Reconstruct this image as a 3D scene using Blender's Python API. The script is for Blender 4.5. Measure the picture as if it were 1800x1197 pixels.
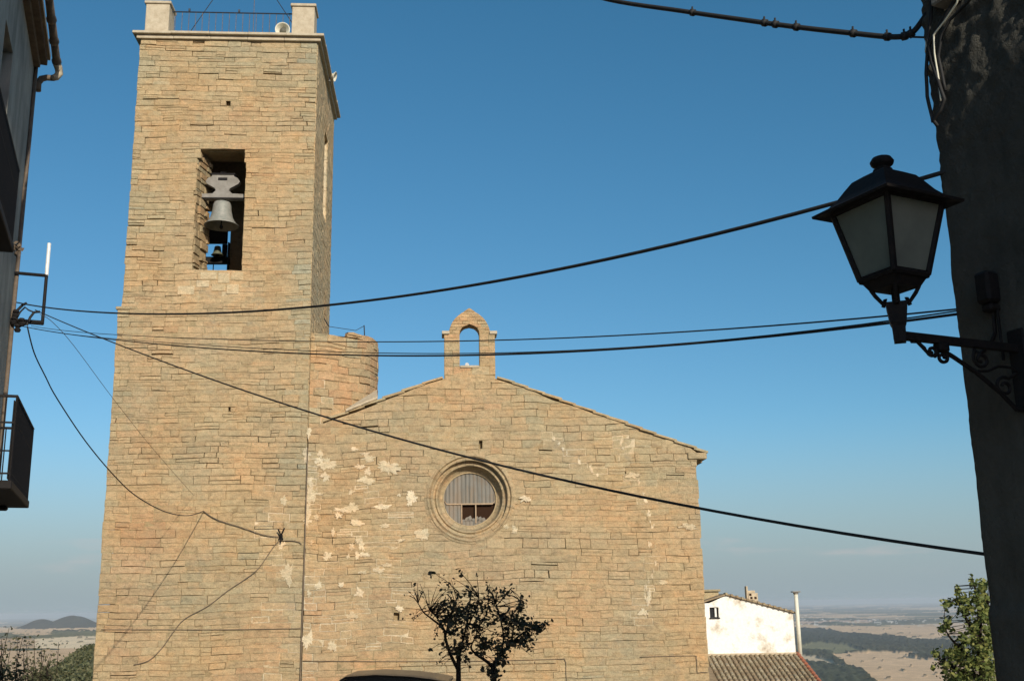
import bpy, math, random
import numpy as np
from mathutils import Vector, noise as mnoise

# ------------------------------------------------------------------ scene, camera, world, sun
for o in list(bpy.data.objects): bpy.data.objects.remove(o)
scn = bpy.context.scene
COL = scn.collection
R = math.radians
F, PITCH, ROLL, CX, CY = 1927.0, R(13.6), R(1.0), 900.0, 598.5      # measured on the 1800 px photograph
cd = bpy.data.cameras.new('camera'); cam = bpy.data.objects.new('camera', cd); COL.objects.link(cam)
cd.sensor_width = 36.0; cd.lens = F / 1800 * 36; cd.clip_start = .05; cd.clip_end = 90000
from mathutils import Matrix
cam.matrix_world = Matrix.Rotation(R(90) + PITCH, 4, 'X') @ Matrix.Rotation(-ROLL, 4, 'Z')
scn.camera = cam
SUN_AZ, SUN_EL = R(22.0), R(24.0)         # azimuth measured to the right of straight behind the camera
S = Vector((math.sin(SUN_AZ) * math.cos(SUN_EL), -math.cos(SUN_AZ) * math.cos(SUN_EL), math.sin(SUN_EL)))
ld = bpy.data.lights.new('sun', 'SUN'); ld.energy = 4.2; ld.angle = R(.53); ld.color = (1, .91, .76)
sun = bpy.data.objects.new('sun', ld); COL.objects.link(sun)
sun.rotation_euler = (-S).to_track_quat('-Z', 'Y').to_euler()
w = bpy.data.worlds.new('World'); scn.world = w; w.use_nodes = True
nt = w.node_tree; bg = nt.nodes['Background']; bg.inputs[1].default_value = .10
sky = nt.nodes.new('ShaderNodeTexSky'); sky.sky_type = 'NISHITA'; sky.sun_disc = False
sky.sun_elevation = SUN_EL; sky.sun_rotation = math.pi - SUN_AZ
sky.altitude = 300; sky.air_density = 1.0; sky.dust_density = 1.2; sky.ozone_density = 3.0
def wn(typ, **kw):
    x = nt.nodes.new(typ)
    for k_, v_ in kw.items(): setattr(x, k_, v_)
    return x
def wm(op, a, b=0.0, c=None, clamp=False):
    x = wn('ShaderNodeMath', operation=op, use_clamp=clamp)
    for i_, v_ in ((0, a), (1, b), (2, c)):
        if v_ is None: continue
        if isinstance(v_, (int, float)): x.inputs[i_].default_value = v_
        else: nt.links.new(v_, x.inputs[i_])
    return x.outputs[0]
sp = wn('ShaderNodeSeparateColor'); cmb = wn('ShaderNodeCombineColor'); nt.links.new(sky.outputs[0], sp.inputs[0])
nt.links.new(wm('MULTIPLY', wm('POWER', sp.outputs[0], 1.35), .465), cmb.inputs[0]); nt.links.new(wm('MULTIPLY', sp.outputs[1], .99), cmb.inputs[1]); nt.links.new(wm('MULTIPLY', sp.outputs[2], 1.05), cmb.inputs[2])
tc = wn('ShaderNodeTexCoord'); sx = wn('ShaderNodeSeparateXYZ'); nt.links.new(tc.outputs['Generated'], sx.inputs[0])
mr = wn('ShaderNodeMapRange', interpolation_type='SMOOTHSTEP'); mr.inputs[1].default_value = .17; mr.inputs[2].default_value = -.01; mr.inputs[3].default_value = 0; mr.inputs[4].default_value = .95
nt.links.new(sx.outputs[2], mr.inputs[0])
mxh = wn('ShaderNodeMix', data_type='RGBA'); nt.links.new(mr.outputs[0], mxh.inputs[0]); nt.links.new(cmb.outputs[0], mxh.inputs[6]); mxh.inputs[7].default_value = (3.15, 3.85, 4.25, 1)
# a few faint low cirrus wisps
mpw = wn('ShaderNodeMapping'); mpw.inputs['Scale'].default_value = (9, 9, 55); nt.links.new(tc.outputs['Generated'], mpw.inputs[0])
nzw = wn('ShaderNodeTexNoise'); nzw.inputs['Scale'].default_value = 1.0; nzw.inputs['Detail'].default_value = 6; nt.links.new(mpw.outputs[0], nzw.inputs['Vector'])
c1 = wn('ShaderNodeMapRange', interpolation_type='SMOOTHSTEP'); c1.inputs[1].default_value = .56; c1.inputs[2].default_value = .74; nt.links.new(nzw.outputs[0], c1.inputs[0])
c2w = wn('ShaderNodeMapRange', interpolation_type='SMOOTHSTEP'); c2w.inputs[1].default_value = .075; c2w.inputs[2].default_value = .05; nt.links.new(sx.outputs[2], c2w.inputs[0])
c3w = wn('ShaderNodeMapRange', interpolation_type='SMOOTHSTEP'); c3w.inputs[1].default_value = .015; c3w.inputs[2].default_value = .035; nt.links.new(sx.outputs[2], c3w.inputs[0])
mxc = wn('ShaderNodeMix', data_type='RGBA'); nt.links.new(wm('MULTIPLY', wm('MULTIPLY', c1.outputs[0], wm('MULTIPLY', c2w.outputs[0], c3w.outputs[0])), .5), mxc.inputs[0]); nt.links.new(mxh.outputs[2], mxc.inputs[6]); mxc.inputs[7].default_value = (5.2, 4.9, 4.9, 1)
nt.links.new(mxc.outputs[2], bg.inputs[0])
scn.view_settings.view_transform = 'Standard'; scn.view_settings.look = 'None'
scn.view_settings.exposure = 0.07; scn.view_settings.gamma = 1
scn.render.engine = 'CYCLES'
scn.cycles.volume_step_rate = 4; scn.cycles.volume_bounces = 1

# ------------------------------------------------------------------ projection helpers (eye at the world origin)
def ray(px, py):
    x, y = px - CX, CY - py
    c, s = math.cos(ROLL), math.sin(ROLL)
    xr, yr = c * x + s * y, -s * x + c * y
    d = Vector((xr, F * math.cos(PITCH) - yr * math.sin(PITCH), F * math.sin(PITCH) + yr * math.cos(PITCH)))
    return d / d.y
def at(px, py, Y): return ray(px, py) * Y
FA = R(4.0)
U = Vector((math.cos(FA), math.sin(FA), 0)); N = Vector((-math.sin(FA), math.cos(FA), 0)); Z = Vector((0, 0, 1))
P0 = ray(531, 1100) * 32; P0.z = 0
def fp(u, z, d=0.0): return P0 + U * u - N * d + Z * z               # church facade: u along, z up, d towards the viewer
def fac(px, py, back=0.0):
    r = ray(px, py); p = r * ((P0 + N * back).dot(N) / r.dot(N))
    return (p - P0).dot(U), p.z
def facp(px, py, d=0.0):
    u, z = fac(px, py, -d); return fp(u, z, d)

# ------------------------------------------------------------------ mesh building
class MB:
    def __init__(s): s.v = []; s.f = []; s.t = []
    def vert(s, p): s.v.append((p[0], p[1], p[2])); return len(s.v) - 1
    def face(s, ids, tone=(.5, .5, 0)): s.f.append(tuple(ids)); s.t.append(tone)
    def quad(s, a, b, c, d, tone=(.5, .5, 0)): s.face([s.vert(a), s.vert(b), s.vert(c), s.vert(d)], tone)
    def hexa(s, p, tone=(.5, .5, 0)):       # p: bottom 4, top 4
        i = [s.vert(q) for q in p]
        for a in ((3, 2, 1, 0), (4, 5, 6, 7), (0, 1, 5, 4), (1, 2, 6, 5), (2, 3, 7, 6), (3, 0, 4, 7)): s.face([i[k] for k in a], tone)
    def box(s, o, ax, ay, az, x0, x1, y0, y1, z0, z1, tone=(.5, .5, 0)):
        s.hexa([o + ax * x + ay * y + az * z for z in (z0, z1) for x, y in ((x0, y0), (x1, y0), (x1, y1), (x0, y1))], tone)
    def bbox(s, o, ax, ay, az, x0, x1, y0, y1, z0, z1, b=.01, tone=(.5, .5, 0)):   # bevelled box
        P = []
        for sz in (0, 1):
            for sx, sy in ((0, 0), (1, 0), (1, 1), (0, 1)):
                c = [(x0, x1)[sx], (y0, y1)[sy], (z0, z1)[sz]]
                i = [b * (1 - 2 * sx), b * (1 - 2 * sy), b * (1 - 2 * sz)]
                P.append([s.vert(o + ax * (c[0] + (0 if k == 0 else i[0])) + ay * (c[1] + (0 if k == 1 else i[1])) + az * (c[2] + (0 if k == 2 else i[2]))) for k in range(3)])
        Q = lambda ids, k: [P[j][k] for j in ids]
        s.face(Q((3, 2, 1, 0), 2), tone); s.face(Q((4, 5, 6, 7), 2), tone)
        s.face(Q((0, 1, 5, 4), 1), tone); s.face(Q((2, 3, 7, 6), 1), tone)
        s.face(Q((1, 2, 6, 5), 0), tone); s.face(Q((3, 0, 4, 7), 0), tone)
        for a, c, k, l in ((0, 1, 1, 2), (4, 5, 1, 2), (2, 3, 1, 2), (6, 7, 1, 2), (1, 2, 0, 2), (5, 6, 0, 2), (3, 0, 0, 2), (7, 4, 0, 2), (0, 4, 0, 1), (1, 5, 0, 1), (2, 6, 0, 1), (3, 7, 0, 1)):
            s.face([P[a][k], P[c][k], P[c][l], P[a][l]], tone)
        for j in range(8): s.face(P[j], tone)
    def tube(s, pts, r, n=8, tone=(.5, .5, 0), caps=True):
        pts = [Vector(p) for p in pts]; rings = []
        rr = r if isinstance(r, (list, tuple)) else [r] * len(pts)
        up = None
        for i, p in enumerate(pts):
            a = pts[max(i - 1, 0)]; b = pts[min(i + 1, len(pts) - 1)]
            t = (b - a).normalized()
            if up is None: up = Vector((0, 0, 1)) if abs(t.z) < .9 else Vector((1, 0, 0))
            x = t.cross(up)
            if x.length < 1e-6: x = t.cross(Vector((1, .3, 0)))
            x.normalize(); y = x.cross(t).normalized(); up = y
            rings.append([s.vert(p + (x * math.cos(2 * math.pi * k / n) + y * math.sin(2 * math.pi * k / n)) * rr[i]) for k in range(n)])
        for a, b in zip(rings, rings[1:]):
            for k in range(n): s.face([a[k], a[(k + 1) % n], b[(k + 1) % n], b[k]], tone)
        if caps: s.face(rings[0][::-1], tone); s.face(rings[-1], tone)
    def lathe(s, o, ax, ay, az, prof, n=32, tone=(.5, .5, 0), tf=None, a0=0, a1=2 * math.pi):
        closed = abs(a1 - a0 - 2 * math.pi) < 1e-6; m = n if closed else n + 1; rings = []
        for r, h in prof: rings.append([s.vert(o + ax * (r * math.cos(a0 + (a1 - a0) * k / n)) + ay * (r * math.sin(a0 + (a1 - a0) * k / n)) + az * h) for k in range(m)])
        for j, (a, b) in enumerate(zip(rings, rings[1:])):
            for k in range(n): s.face([a[k], a[(k + 1) % m], b[(k + 1) % m], b[k]], tf(k, j) if tf else tone)
    def build(s, name, mat, parent=None, smooth=False, flip=False):
        v = np.array(s.v, dtype=np.float64)
        if parent is not None:
            o = parent; off = Vector((0, 0, 0))
            while o is not None: off += Vector(o.location); o = o.parent
            loc = Vector((0, 0, 0))
        else:
            mn, mx = v.min(0), v.max(0); off = Vector(((mn[0] + mx[0]) / 2, (mn[1] + mx[1]) / 2, mn[2])); loc = off
        v -= np.array(off)
        me = bpy.data.meshes.new(name); me.from_pydata(v.tolist(), [], s.f)
        ca = me.color_attributes.new('tone', 'FLOAT_COLOR', 'CORNER')
        cnt = np.array([len(f) for f in s.f]); t = np.array([(a[0], a[1], a[2], 1.0) for a in s.t], dtype=np.float32)
        ca.data.foreach_set('color', np.repeat(t, cnt, axis=0).ravel())
        me.materials.append(mat)
        if smooth: me.polygons.foreach_set('use_smooth', [True] * len(me.polygons))
        me.update()
        o = bpy.data.objects.new(name, me); COL.objects.link(o); o.location = loc
        if parent is not None: o.parent = parent
        return o

def tag(o, label, cat, group=None):
    o['label'] = label; o['category'] = cat
    if group: o['group'] = group
    return o
def thing(name, label, cat, loc, group=None):
    o = bpy.data.objects.new(name, None); COL.objects.link(o); o.location = loc; o.empty_display_size = .2
    return tag(o, label, cat, group)
def structure(o): o['kind'] = 'structure'; return o

# ------------------------------------------------------------------ materials
class NT:
    def __init__(s, name):
        s.m = bpy.data.materials.new(name); s.m.use_nodes = True; s.t = s.m.node_tree
        s.b = s.t.nodes['Principled BSDF']; s.pos = None
    def n(s, typ, **kw):
        x = s.t.nodes.new(typ)
        for k, v in kw.items(): setattr(x, k, v)
        return x
    def l(s, a, b): s.t.links.new(a, b)
    def p(s):
        if s.pos is None: s.pos = s.n('ShaderNodeNewGeometry').outputs['Position']
        return s.pos
    def noise(s, scale, detail=4, rough=.55, vec=None, stretch=None):
        x = s.n('ShaderNodeTexNoise'); x.inputs['Scale'].default_value = scale; x.inputs['Detail'].default_value = detail; x.inputs['Roughness'].default_value = rough
        src = vec or s.p()
        if stretch:
            mp = s.n('ShaderNodeMapping'); mp.inputs['Scale'].default_value = stretch; s.l(src, mp.inputs[0]); src = mp.outputs[0]
        s.l(src, x.inputs['Vector']); return x.outputs['Fac']
    def ramp(s, f, stops, interp='LINEAR'):
        x = s.n('ShaderNodeValToRGB'); x.color_ramp.interpolation = interp; e = x.color_ramp.elements
        while len(e) < len(stops): e.new(.5)
        for i, (p, c) in enumerate(stops):
            e[i].position = p; e[i].color = (*c, 1) if isinstance(c, tuple) else (c, c, c, 1)
        s.l(f, x.inputs[0]); return x.outputs[0]
    def mix(s, f, a, b, mode='MIX'):
        x = s.n('ShaderNodeMix', data_type='RGBA', blend_type=mode)
        for i, v in ((0, f), (6, a), (7, b)):
            if isinstance(v, (int, float)): x.inputs[i].default_value = v
            elif isinstance(v, tuple): x.inputs[i].default_value = (*v, 1)
            else: s.l(v, x.inputs[i])
        return x.outputs[2]
    def math(s, op, a, b=0.0, clamp=False):
        x = s.n('ShaderNodeMath', operation=op, use_clamp=clamp)
        for i, v in ((0, a), (1, b)):
            if isinstance(v, (int, float)): x.inputs[i].default_value = v
            else: s.l(v, x.inputs[i])
        return x.outputs[0]
    def bump(s, h, dist, strength=1.0):
        x = s.n('ShaderNodeBump'); x.inputs['Distance'].default_value = dist; x.inputs['Strength'].default_value = strength
        s.l(h, x.inputs['Height']); s.l(x.outputs[0], s.b.inputs['Normal'])
    def color(s, c):
        if isinstance(c, tuple): s.b.inputs['Base Color'].default_value = (*c, 1)
        else: s.l(c, s.b.inputs['Base Color'])
    def set(s, **kw):
        for k, v in kw.items(): s.b.inputs[k.replace('_', ' ')].default_value = v
        return s
    def tone(s):
        a = s.n('ShaderNodeVertexColor'); a.layer_name = 'tone'
        x = s.n('ShaderNodeSeparateColor'); s.l(a.outputs[0], x.inputs[0]); return x.outputs

def stone_mat(name, warm=1.0):
    k = NT(name); k.set(Roughness=.93); k.b.inputs['Specular IOR Level'].default_value = .15
    r, g, b = k.tone()
    base = k.ramp(r, [(0, (.485, .315, .178)), (.25, (.47, .332, .19)), (.5, (.455, .34, .20)), (.75, (.43, .343, .208)), (1, (.39, .342, .23))])
    mort = k.ramp(r, [(0, (.24, .18, .105)), (.5, (.40, .30, .168)), (.8, (.52, .41, .255)), (1, (.70, .575, .40))])
    c = k.mix(b, base, mort)
    big = k.ramp(k.noise(.45, 5, .6), [(.35, (.90, .96, 1.04)), (.52, (1, 1, 1)), (.68, (1.08, .97, .88))])
    c = k.mix(.9, c, big, 'MULTIPLY')
    mid = k.ramp(k.noise(2.3, 6, .7, stretch=(1, 1, 1.7)), [(.30, (.87, .91, .90)), (.47, (.98, 1.0, .98)), (.56, (1.02, 1, .97)), (.72, (1.10, 1.0, .89))])
    c = k.mix(1, c, mid, 'MULTIPLY')
    blot = k.ramp(k.noise(14, 5, .75, stretch=(1, 1, 1.6)), [(.30, .70), (.45, .97), (.60, 1.0), (.75, 1.16)])
    c = k.mix(1, c, blot, 'MULTIPLY')
    fine = k.ramp(k.noise(5, 7, .75, stretch=(1, 1, 2.2)), [(.28, .60), (.46, .96), (.72, 1.24)])
    c = k.mix(1, c, fine, 'MULTIPLY')
    grain = k.ramp(k.noise(38, 3, .7), [(.25, .70), (.52, 1.0), (.8, 1.18)])
    c = k.mix(1, c, grain, 'MULTIPLY')
    # lichen and soot stains with their own shapes
    st = k.ramp(k.noise(1.3, 8, .72), [(.60, 0.0), (.72, .5)])
    c = k.mix(st, c, (.25, .235, .18))
    val = k.n('ShaderNodeHueSaturation'); k.l(c, val.inputs['Color']); k.l(k.math('ADD', k.math('MULTIPLY', g, .5), .75), val.inputs['Value'])
    k.color(val.outputs[0])
    k.bump(k.math('ADD', k.noise(11, 6, .72), k.math('MULTIPLY', k.noise(55, 3, .6), .4)), .045, .8)
    return k.m

def simple(name, col, rough=.8, metal=0, spot=None, sc=6, bump=None, spec=.5):
    k = NT(name); k.set(Roughness=rough, Metallic=metal); k.b.inputs['Specular IOR Level'].default_value = spec
    if spot: k.color(k.ramp(k.noise(sc, 6, .65), [(.32, spot), (.62, col)]))
    else: k.color(col)
    if bump: k.bump(k.noise(bump[0], 6, .7), bump[1], 1)
    return k.m

M = {}
M['stone'] = stone_mat('weathered_sandstone')
M['cap'] = simple('smooth_limestone', (.52, .45, .33), .9, spot=(.40, .33, .23), sc=5, bump=(20, .01), spec=.2)
M['dressed'] = simple('dressed_stone', (.45, .345, .20), .9, spot=(.34, .27, .165), sc=4, bump=(16, .02), spec=.2)
M['flash'] = simple('pale_mortar', (.55, .46, .33), .95, spot=(.42, .34, .23), sc=6, bump=(15, .015), spec=.1)
M['dark'] = simple('belfry_render', (.05, .042, .035), .95, spot=(.03, .026, .022), sc=3, spec=.1)
M['iron'] = simple('black_iron', (.009, .009, .010), .7, .0, spot=(.018, .014, .012), sc=40, bump=(60, .002), spec=.2)
M['rust'] = simple('rusty_rail_iron', (.20, .15, .12), .7, .2, spot=(.06, .05, .045), sc=20)
M['railtop'] = simple('grey_rail_iron', (.05, .065, .09), .5, .5, spot=(.03, .04, .05), sc=20)
M['cable'] = simple('black_rubber_cable', (.012, .012, .013), .75, spot=(.02, .02, .02), sc=15)
M['cablewall'] = simple('sunlit_brown_cable', (.19, .14, .09), .8, spot=(.12, .09, .06), sc=9)  # lighter brown paints in the sunlight on wires against the wall
M['bronze'] = simple('weathered_bronze', (.30, .29, .25), .6, .15, spot=(.20, .21, .18), sc=7, bump=(30, .004))
M['bronze2'] = simple('green_bronze', (.17, .18, .12), .6, .2, spot=(.10, .11, .08), sc=9)
M['yoke'] = simple('grey_yoke_steel', (.27, .255, .225), .8, spot=(.19, .175, .15), sc=5, bump=(18, .008), spec=.2)
M['horn'] = simple('cream_horn_plastic', (.72, .70, .58), .55, spot=(.60, .58, .46), sc=4)
M['hornin'] = simple('horn_driver', (.10, .095, .07), .7)
M['white_and_pole_sun'] = simple('white_paint_and_pole_sun', (.80, .80, .76), .45, spot=(.62, .62, .58), sc=14)  # white paint on the shutter; on the pole it paints in sunlight
M['wood'] = simple('pale_window_wood', (.42, .31, .20), .8, spot=(.30, .21, .13), sc=12)
M['unlit_depth'] = simple('unlit_interior_colour', (.035, .018, .010), .95, spec=.1)  # near-black colour stands for unlit depth in window and vents
M['galv'] = simple('galvanised_steel', (.30, .31, .31), .42, .7, spot=(.2, .2, .2), sc=22)
M['clay'] = simple('old_clay_gutter', (.16, .12, .085), .85, spot=(.09, .07, .055), sc=8, bump=(25, .006))
M['eave'] = simple('brown_eave_boards', (.14, .105, .07), .9, spot=(.08, .06, .045), sc=5)
M['glassdark'] = simple('dark_window_glass', (.02, .022, .025), .15)
M['tree_bark'] = simple('dark_bark', (.045, .035, .026), .95, spot=(.025, .02, .016), sc=18, bump=(40, .01), spec=.1)

# corrugated translucent sheet in the oculus
k = NT('grey_corrugated_sheet'); k.set(Roughness=.6)
c = k.ramp(k.noise(1.0, 4, .6, stretch=(14, 14, .6)), [(.30, (.07, .06, .045)), (.46, (.145, .135, .11)), (.58, (.20, .15, .10)), (.75, (.20, .20, .175))])
k.color(k.mix(k.ramp(k.noise(3, 4, .6), [(.4, 0.), (.7, .5)]), c, (.18, .19, .18))); M['sheet'] = k.m

# rendered street walls
def render_mat(name, c1, c2, b=.03, bs=9):
    k = NT(name); k.set(Roughness=.95); k.b.inputs['Specular IOR Level'].default_value = .1
    a = k.ramp(k.noise(1.2, 7, .65), [(.35, c2), (.62, c1)])
    s_ = k.ramp(k.noise(2.2, 6, .7, stretch=(1, 1, .18)), [(.35, .72), (.55, 1.0)])
    k.color(k.mix(1, a, s_, 'MULTIPLY'))
    k.bump(k.math('ADD', k.noise(bs, 7, .72), k.math('MULTIPLY', k.noise(70, 3, .6), .3)), b, 1); return k.m
M['lrender'] = render_mat('grey_lime_render', (.36, .35, .31), (.24, .235, .215), .01, 8)
M['rrender'] = render_mat('rough_dark_render', (.13, .125, .105), (.085, .082, .07), .030, 18)
k = NT('peeling_whitewash'); k.set(Roughness=.9)
a = k.ramp(k.noise(1.1, 8, .7), [(.52, (.84, .84, .80)), (.60, (.66, .62, .53)), (.70, (.42, .34, .25))])
k.color(k.mix(1, a, k.ramp(k.noise(9, 4, .6), [(.3, .88), (.6, 1.0)]), 'MULTIPLY')); k.bump(k.noise(6, 6, .7), .03, .7); M['whitewash'] = k.m
k = NT('old_roof_tiles'); k.set(Roughness=.9)
r, g, b = k.tone()
a = k.ramp(r, [(0, (.27, .20, .12)), (.4, (.31, .235, .145)), (.75, (.36, .30, .19)), (1, (.42, .36, .25))])
k.color(k.mix(1, a, k.ramp(k.noise(5, 6, .7), [(.3, .6), (.6, 1.05)]), 'MULTIPLY')); M['tiles'] = k.m
M['redtile'] = simple('red_verge_tile', (.42, .14, .07), .85, spot=(.30, .13, .08), sc=6)
M['pave'] = simple('stone_paving', (.22, .19, .15), .9, spot=(.15, .13, .10), sc=3, bump=(5, .02))
M['carpaint'] = simple('brown_grey_car_paint', (.10, .092, .085), .3, .5, spec=.5)
M['tyre'] = simple('tyre_rubber', (.02, .02, .02), .9)
M['rim'] = simple('alloy_rim', (.5, .5, .5), .35, .9)
M['lampred'] = simple('red_lamp_glass', (.4, .02, .02), .2)
k = NT('frosted_lantern_glass'); k.set(Roughness=.55, IOR=1.2); k.color(k.ramp(k.noise(7, 4, .6), [(.3, (.20, .23, .20)), (.7, (.30, .33, .28))]))
k.b.inputs['Transmission Weight'].default_value = .35; M['frost'] = k.m
def leaf_mat(name, ca, cb, cc):
    k = NT(name); k.set(Roughness=.6); r, g, b = k.tone()
    k.color(k.ramp(r, [(0, ca), (.5, cb), (1, cc)])); k.b.inputs['Specular IOR Level'].default_value = .3
    tr = k.n('ShaderNodeBsdfTranslucent'); k.l(k.b.inputs['Base Color'].links[0].from_socket, tr.inputs[0])
    mx = k.n('ShaderNodeMixShader'); mx.inputs[0].default_value = .22
    out = k.t.nodes['Material Output']; k.l(k.b.outputs[0], mx.inputs[1]); k.l(tr.outputs[0], mx.inputs[2]); k.l(mx.outputs[0], out.inputs[0]); return k.m
M['leafdark'] = leaf_mat('brown_green_leaves', (.04, .05, .022), (.065, .055, .028), (.11, .07, .035))
M['leafgreen'] = leaf_mat('fig_green_leaves', (.07, .10, .025), (.16, .19, .05), (.27, .27, .08))
M['shrub'] = leaf_mat('olive_shrub_leaves', (.045, .055, .025), (.08, .085, .04), (.14, .125, .07))
M['scrub'] = leaf_mat('hillside_scrub', (.07, .08, .035), (.12, .13, .06), (.17, .16, .08))
k = NT('land'); k.set(Roughness=1.0); k.b.inputs['Specular IOR Level'].default_value = 0
a = k.n('ShaderNodeVertexColor'); a.layer_name = 'land'
k.color(k.mix(1, a.outputs[0], k.mix(1, k.ramp(k.noise(.02, 8, .75), [(.3, .72), (.65, 1.15)]), k.ramp(k.noise(.6, 5, .7), [(.3, .65), (.65, 1.2)]), 'MULTIPLY'), 'MULTIPLY')); M['land'] = k.m

# ------------------------------------------------------------------ masonry: real blocks with open or filled joints in front of a backing
def clampf(x, a, b): return max(a, min(b, x))
def nz(x, y, s=1.0, o=0.0): return mnoise.noise(Vector((x * s + o, y * s + o * .7, o * 1.3)))
def blocks(mb, P, rows_iv, z0, z1, hr, lr, rnd, tonef=None, gap=.0055, skip=None, crk=None, open_p=.30, wob=.004, holes=(), dv=.009, split=.20, drift=.0):
    z = z0; P0_ = P
    if drift:
        P = lambda u, zz, d: P0_(u, zz + drift * (mnoise.noise(Vector((u * .45, zz * .35, 7.7))) + .5 * mnoise.noise(Vector((u * 1.3, zz * .8, 2.2)))), d)
    while z < z1 - .03:
        h = rnd.uniform(*hr); zt = z + h
        if z1 - zt < hr[0] * .6: zt = z1
        for (a0, a1, b0, b1) in rows_iv(z, zt):       # left edge at bottom / top, right edge at bottom / top
            lo_, hi_ = max(a0, a1), min(b0, b1)
            if max(b0 - a0, b1 - a1) < .04: continue
            cuts = []; x = lo_ + rnd.uniform(*lr) * rnd.uniform(.4, 1)
            while x < hi_ - lr[0] * .5:
                cuts.append((x, 0)); x += rnd.uniform(*lr) * (1.0 + .5 * (rnd.random() < .15))
            for hu, hz, hw_ in holes:
                if z < hz <= zt and lo_ + .1 < hu < hi_ - .1:
                    cuts = [c for c in cuts if abs(c[0] - hu) > hw_ + .05] + [(hu - hw_, 1), (hu + hw_, 0)]; cuts.sort()
            bnd = [(a0, a1, 0)] + [(c[0] + (0 if c[1] else (k_ := rnd.uniform(-.010, .010))), c[0] - (0 if c[1] else k_), c[1]) for c in cuts] + [(b0, b1, 0)]
            for i in range(len(bnd) - 1):
                if bnd[i][2]: continue
                ub0, ut0 = bnd[i][:2]; ub1, ut1 = bnd[i + 1][:2]
                cells = [(0.0, 1.0)]; q_ = rnd.random()
                if zt - z > .15 and q_ < split: f_ = rnd.uniform(.33, .67); cells = [(0.0, f_), (f_, 1.0)]
                X_ = (ub0, ut0, ub1, ut1)
                for fa, fb in cells:
                    za, zb_ = z + (zt - z) * fa, z + (zt - z) * fb
                    ub0, ut0 = X_[0] + (X_[1] - X_[0]) * fa, X_[0] + (X_[1] - X_[0]) * fb
                    ub1, ut1 = X_[2] + (X_[3] - X_[2]) * fa, X_[2] + (X_[3] - X_[2]) * fb
                    um, zm = (ub0 + ub1) / 2, (za + zb_) / 2
                    if skip and skip(um, zm): continue
                    tr, tg, pale, openp = tonef(um, zm, rnd) if tonef else (rnd.random(), rnd.random(), .5, open_p)
                    hue = clampf(tr, 0, 1)
                    d = rnd.uniform(-dv, dv)
                    if rnd.random() < .05 and dv > .006: d -= rnd.uniform(.012, .035)
                    gb = gap * rnd.uniform(.6, 1.5); gt = gap * rnd.uniform(.6, 1.5); gl = gap * rnd.uniform(.6, 1.4); gr = gap * rnd.uniform(.6, 1.4)
                    if pale > .84: gb += .006; gt += .005; gl += .004; gr += .004
                    er = rnd.random()
                    if er < openp * .35: gb += rnd.uniform(.003, .014)
                    if er < openp * .07: gb += .022
                    if er > 1 - openp * .15: gr += rnd.uniform(.005, .02)
                    o = [(ub0 + gl, za + gb), (ub1 - gr, za + gb), (ut1 - gr, zb_ - gt), (ut0 + gl, zb_ - gt)]
                    if o[1][0] - o[0][0] < .015 or o[2][0] - o[3][0] < .0: 
                        if o[1][0] - o[0][0] < .015 and o[2][0] - o[3][0] < .015: continue
                    # outline with mid points so that edges wander
                    ring = []
                    for q in range(4):
                        a, b = o[q], o[(q + 1) % 4]; ring.append(a)
                        for fr in ((.33, .67) if q in (0, 2) else (.5,)):
                            ring.append((a[0] + (b[0] - a[0]) * fr + rnd.uniform(-wob, wob), a[1] + (b[1] - a[1]) * fr + rnd.uniform(-wob, wob)))
                    n = len(ring); cu = sum(p[0] for p in ring) / n; cz = sum(p[1] for p in ring) / n
                    bev = min(.012, .14 * (zb_ - za)) * rnd.uniform(.4, 1.6)
                    back = [mb.vert(P(u, zz, -.20)) for u, zz in ring]
                    mid = [mb.vert(P(u, zz, d - bev * rnd.uniform(.5, 1.1))) for u, zz in ring]
                    tx, tz = rnd.uniform(-.012, .012), rnd.uniform(-.02, .02)
                    inn = []
                    for u, zz in ring:
                        vx, vz = u - cu, zz - cz; l = math.hypot(vx, vz) or 1
                        k_ = max(0.0, 1 - bev / l)
                        uu, z2 = cu + vx * k_, cz + vz * k_
                        inn.append(mb.vert(P(uu, z2, d + (uu - cu) * tx + (z2 - cz) * tz + rnd.uniform(-.003, .003))))
                    ctr = mb.vert(P(cu + rnd.uniform(-.04, .04) * (ub1 - ub0), cz, d + rnd.uniform(-.002, .006)))
                    t = (hue, clampf(tg, 0, 1), 0.0)
                    for q in range(n):
                        e = (q + 1) % n
                        mb.face([back[q], back[e], mid[e], mid[q]], t); mb.face([mid[q], mid[e], inn[e], inn[q]], t); mb.face([inn[q], inn[e], ctr], t)
                    # mortar: a filled joint lies just behind the faces, a washed-out one deep in the wall
                    if rnd.random() > openp:
                        pm = clampf(pale + rnd.uniform(-.12, .12), 0, 1); dm = rnd.uniform(-.011, -.003)
                        dm = min(dm, d - .0025)
                        mb.quad(P(ub0, za, dm), P(ub1, za, dm), P(ut1, zb_, dm), P(ut0, zb_, dm), (pm, .5, 1.0))
        z = zt
def strips(mb, iv, zs, front, back, tone=(.35, .4, 1.0), P=fp):
    for z, zt in zip(zs, zs[1:]):
        for (a0, a1, b0, b1) in iv(z, zt):
            mb.hexa([P(a0, z, front), P(b0, z, front), P(b0, z, back), P(a0, z, back), P(a1, zt, front), P(b1, zt, front), P(b1, zt, back), P(a1, zt, back)], tone)
def frange(a, b, s):
    n = max(1, int(round((b - a) / s))); return [a + (b - a) * i / n for i in range(n + 1)]

# ------------------------------------------------------------------ the church
church = thing('church', 'sandstone village church with square bell tower, gabled front and round window', 'church', fp(3, -4.6, 0))
ZB = -4.7                    # foot of the church, below the street
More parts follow.
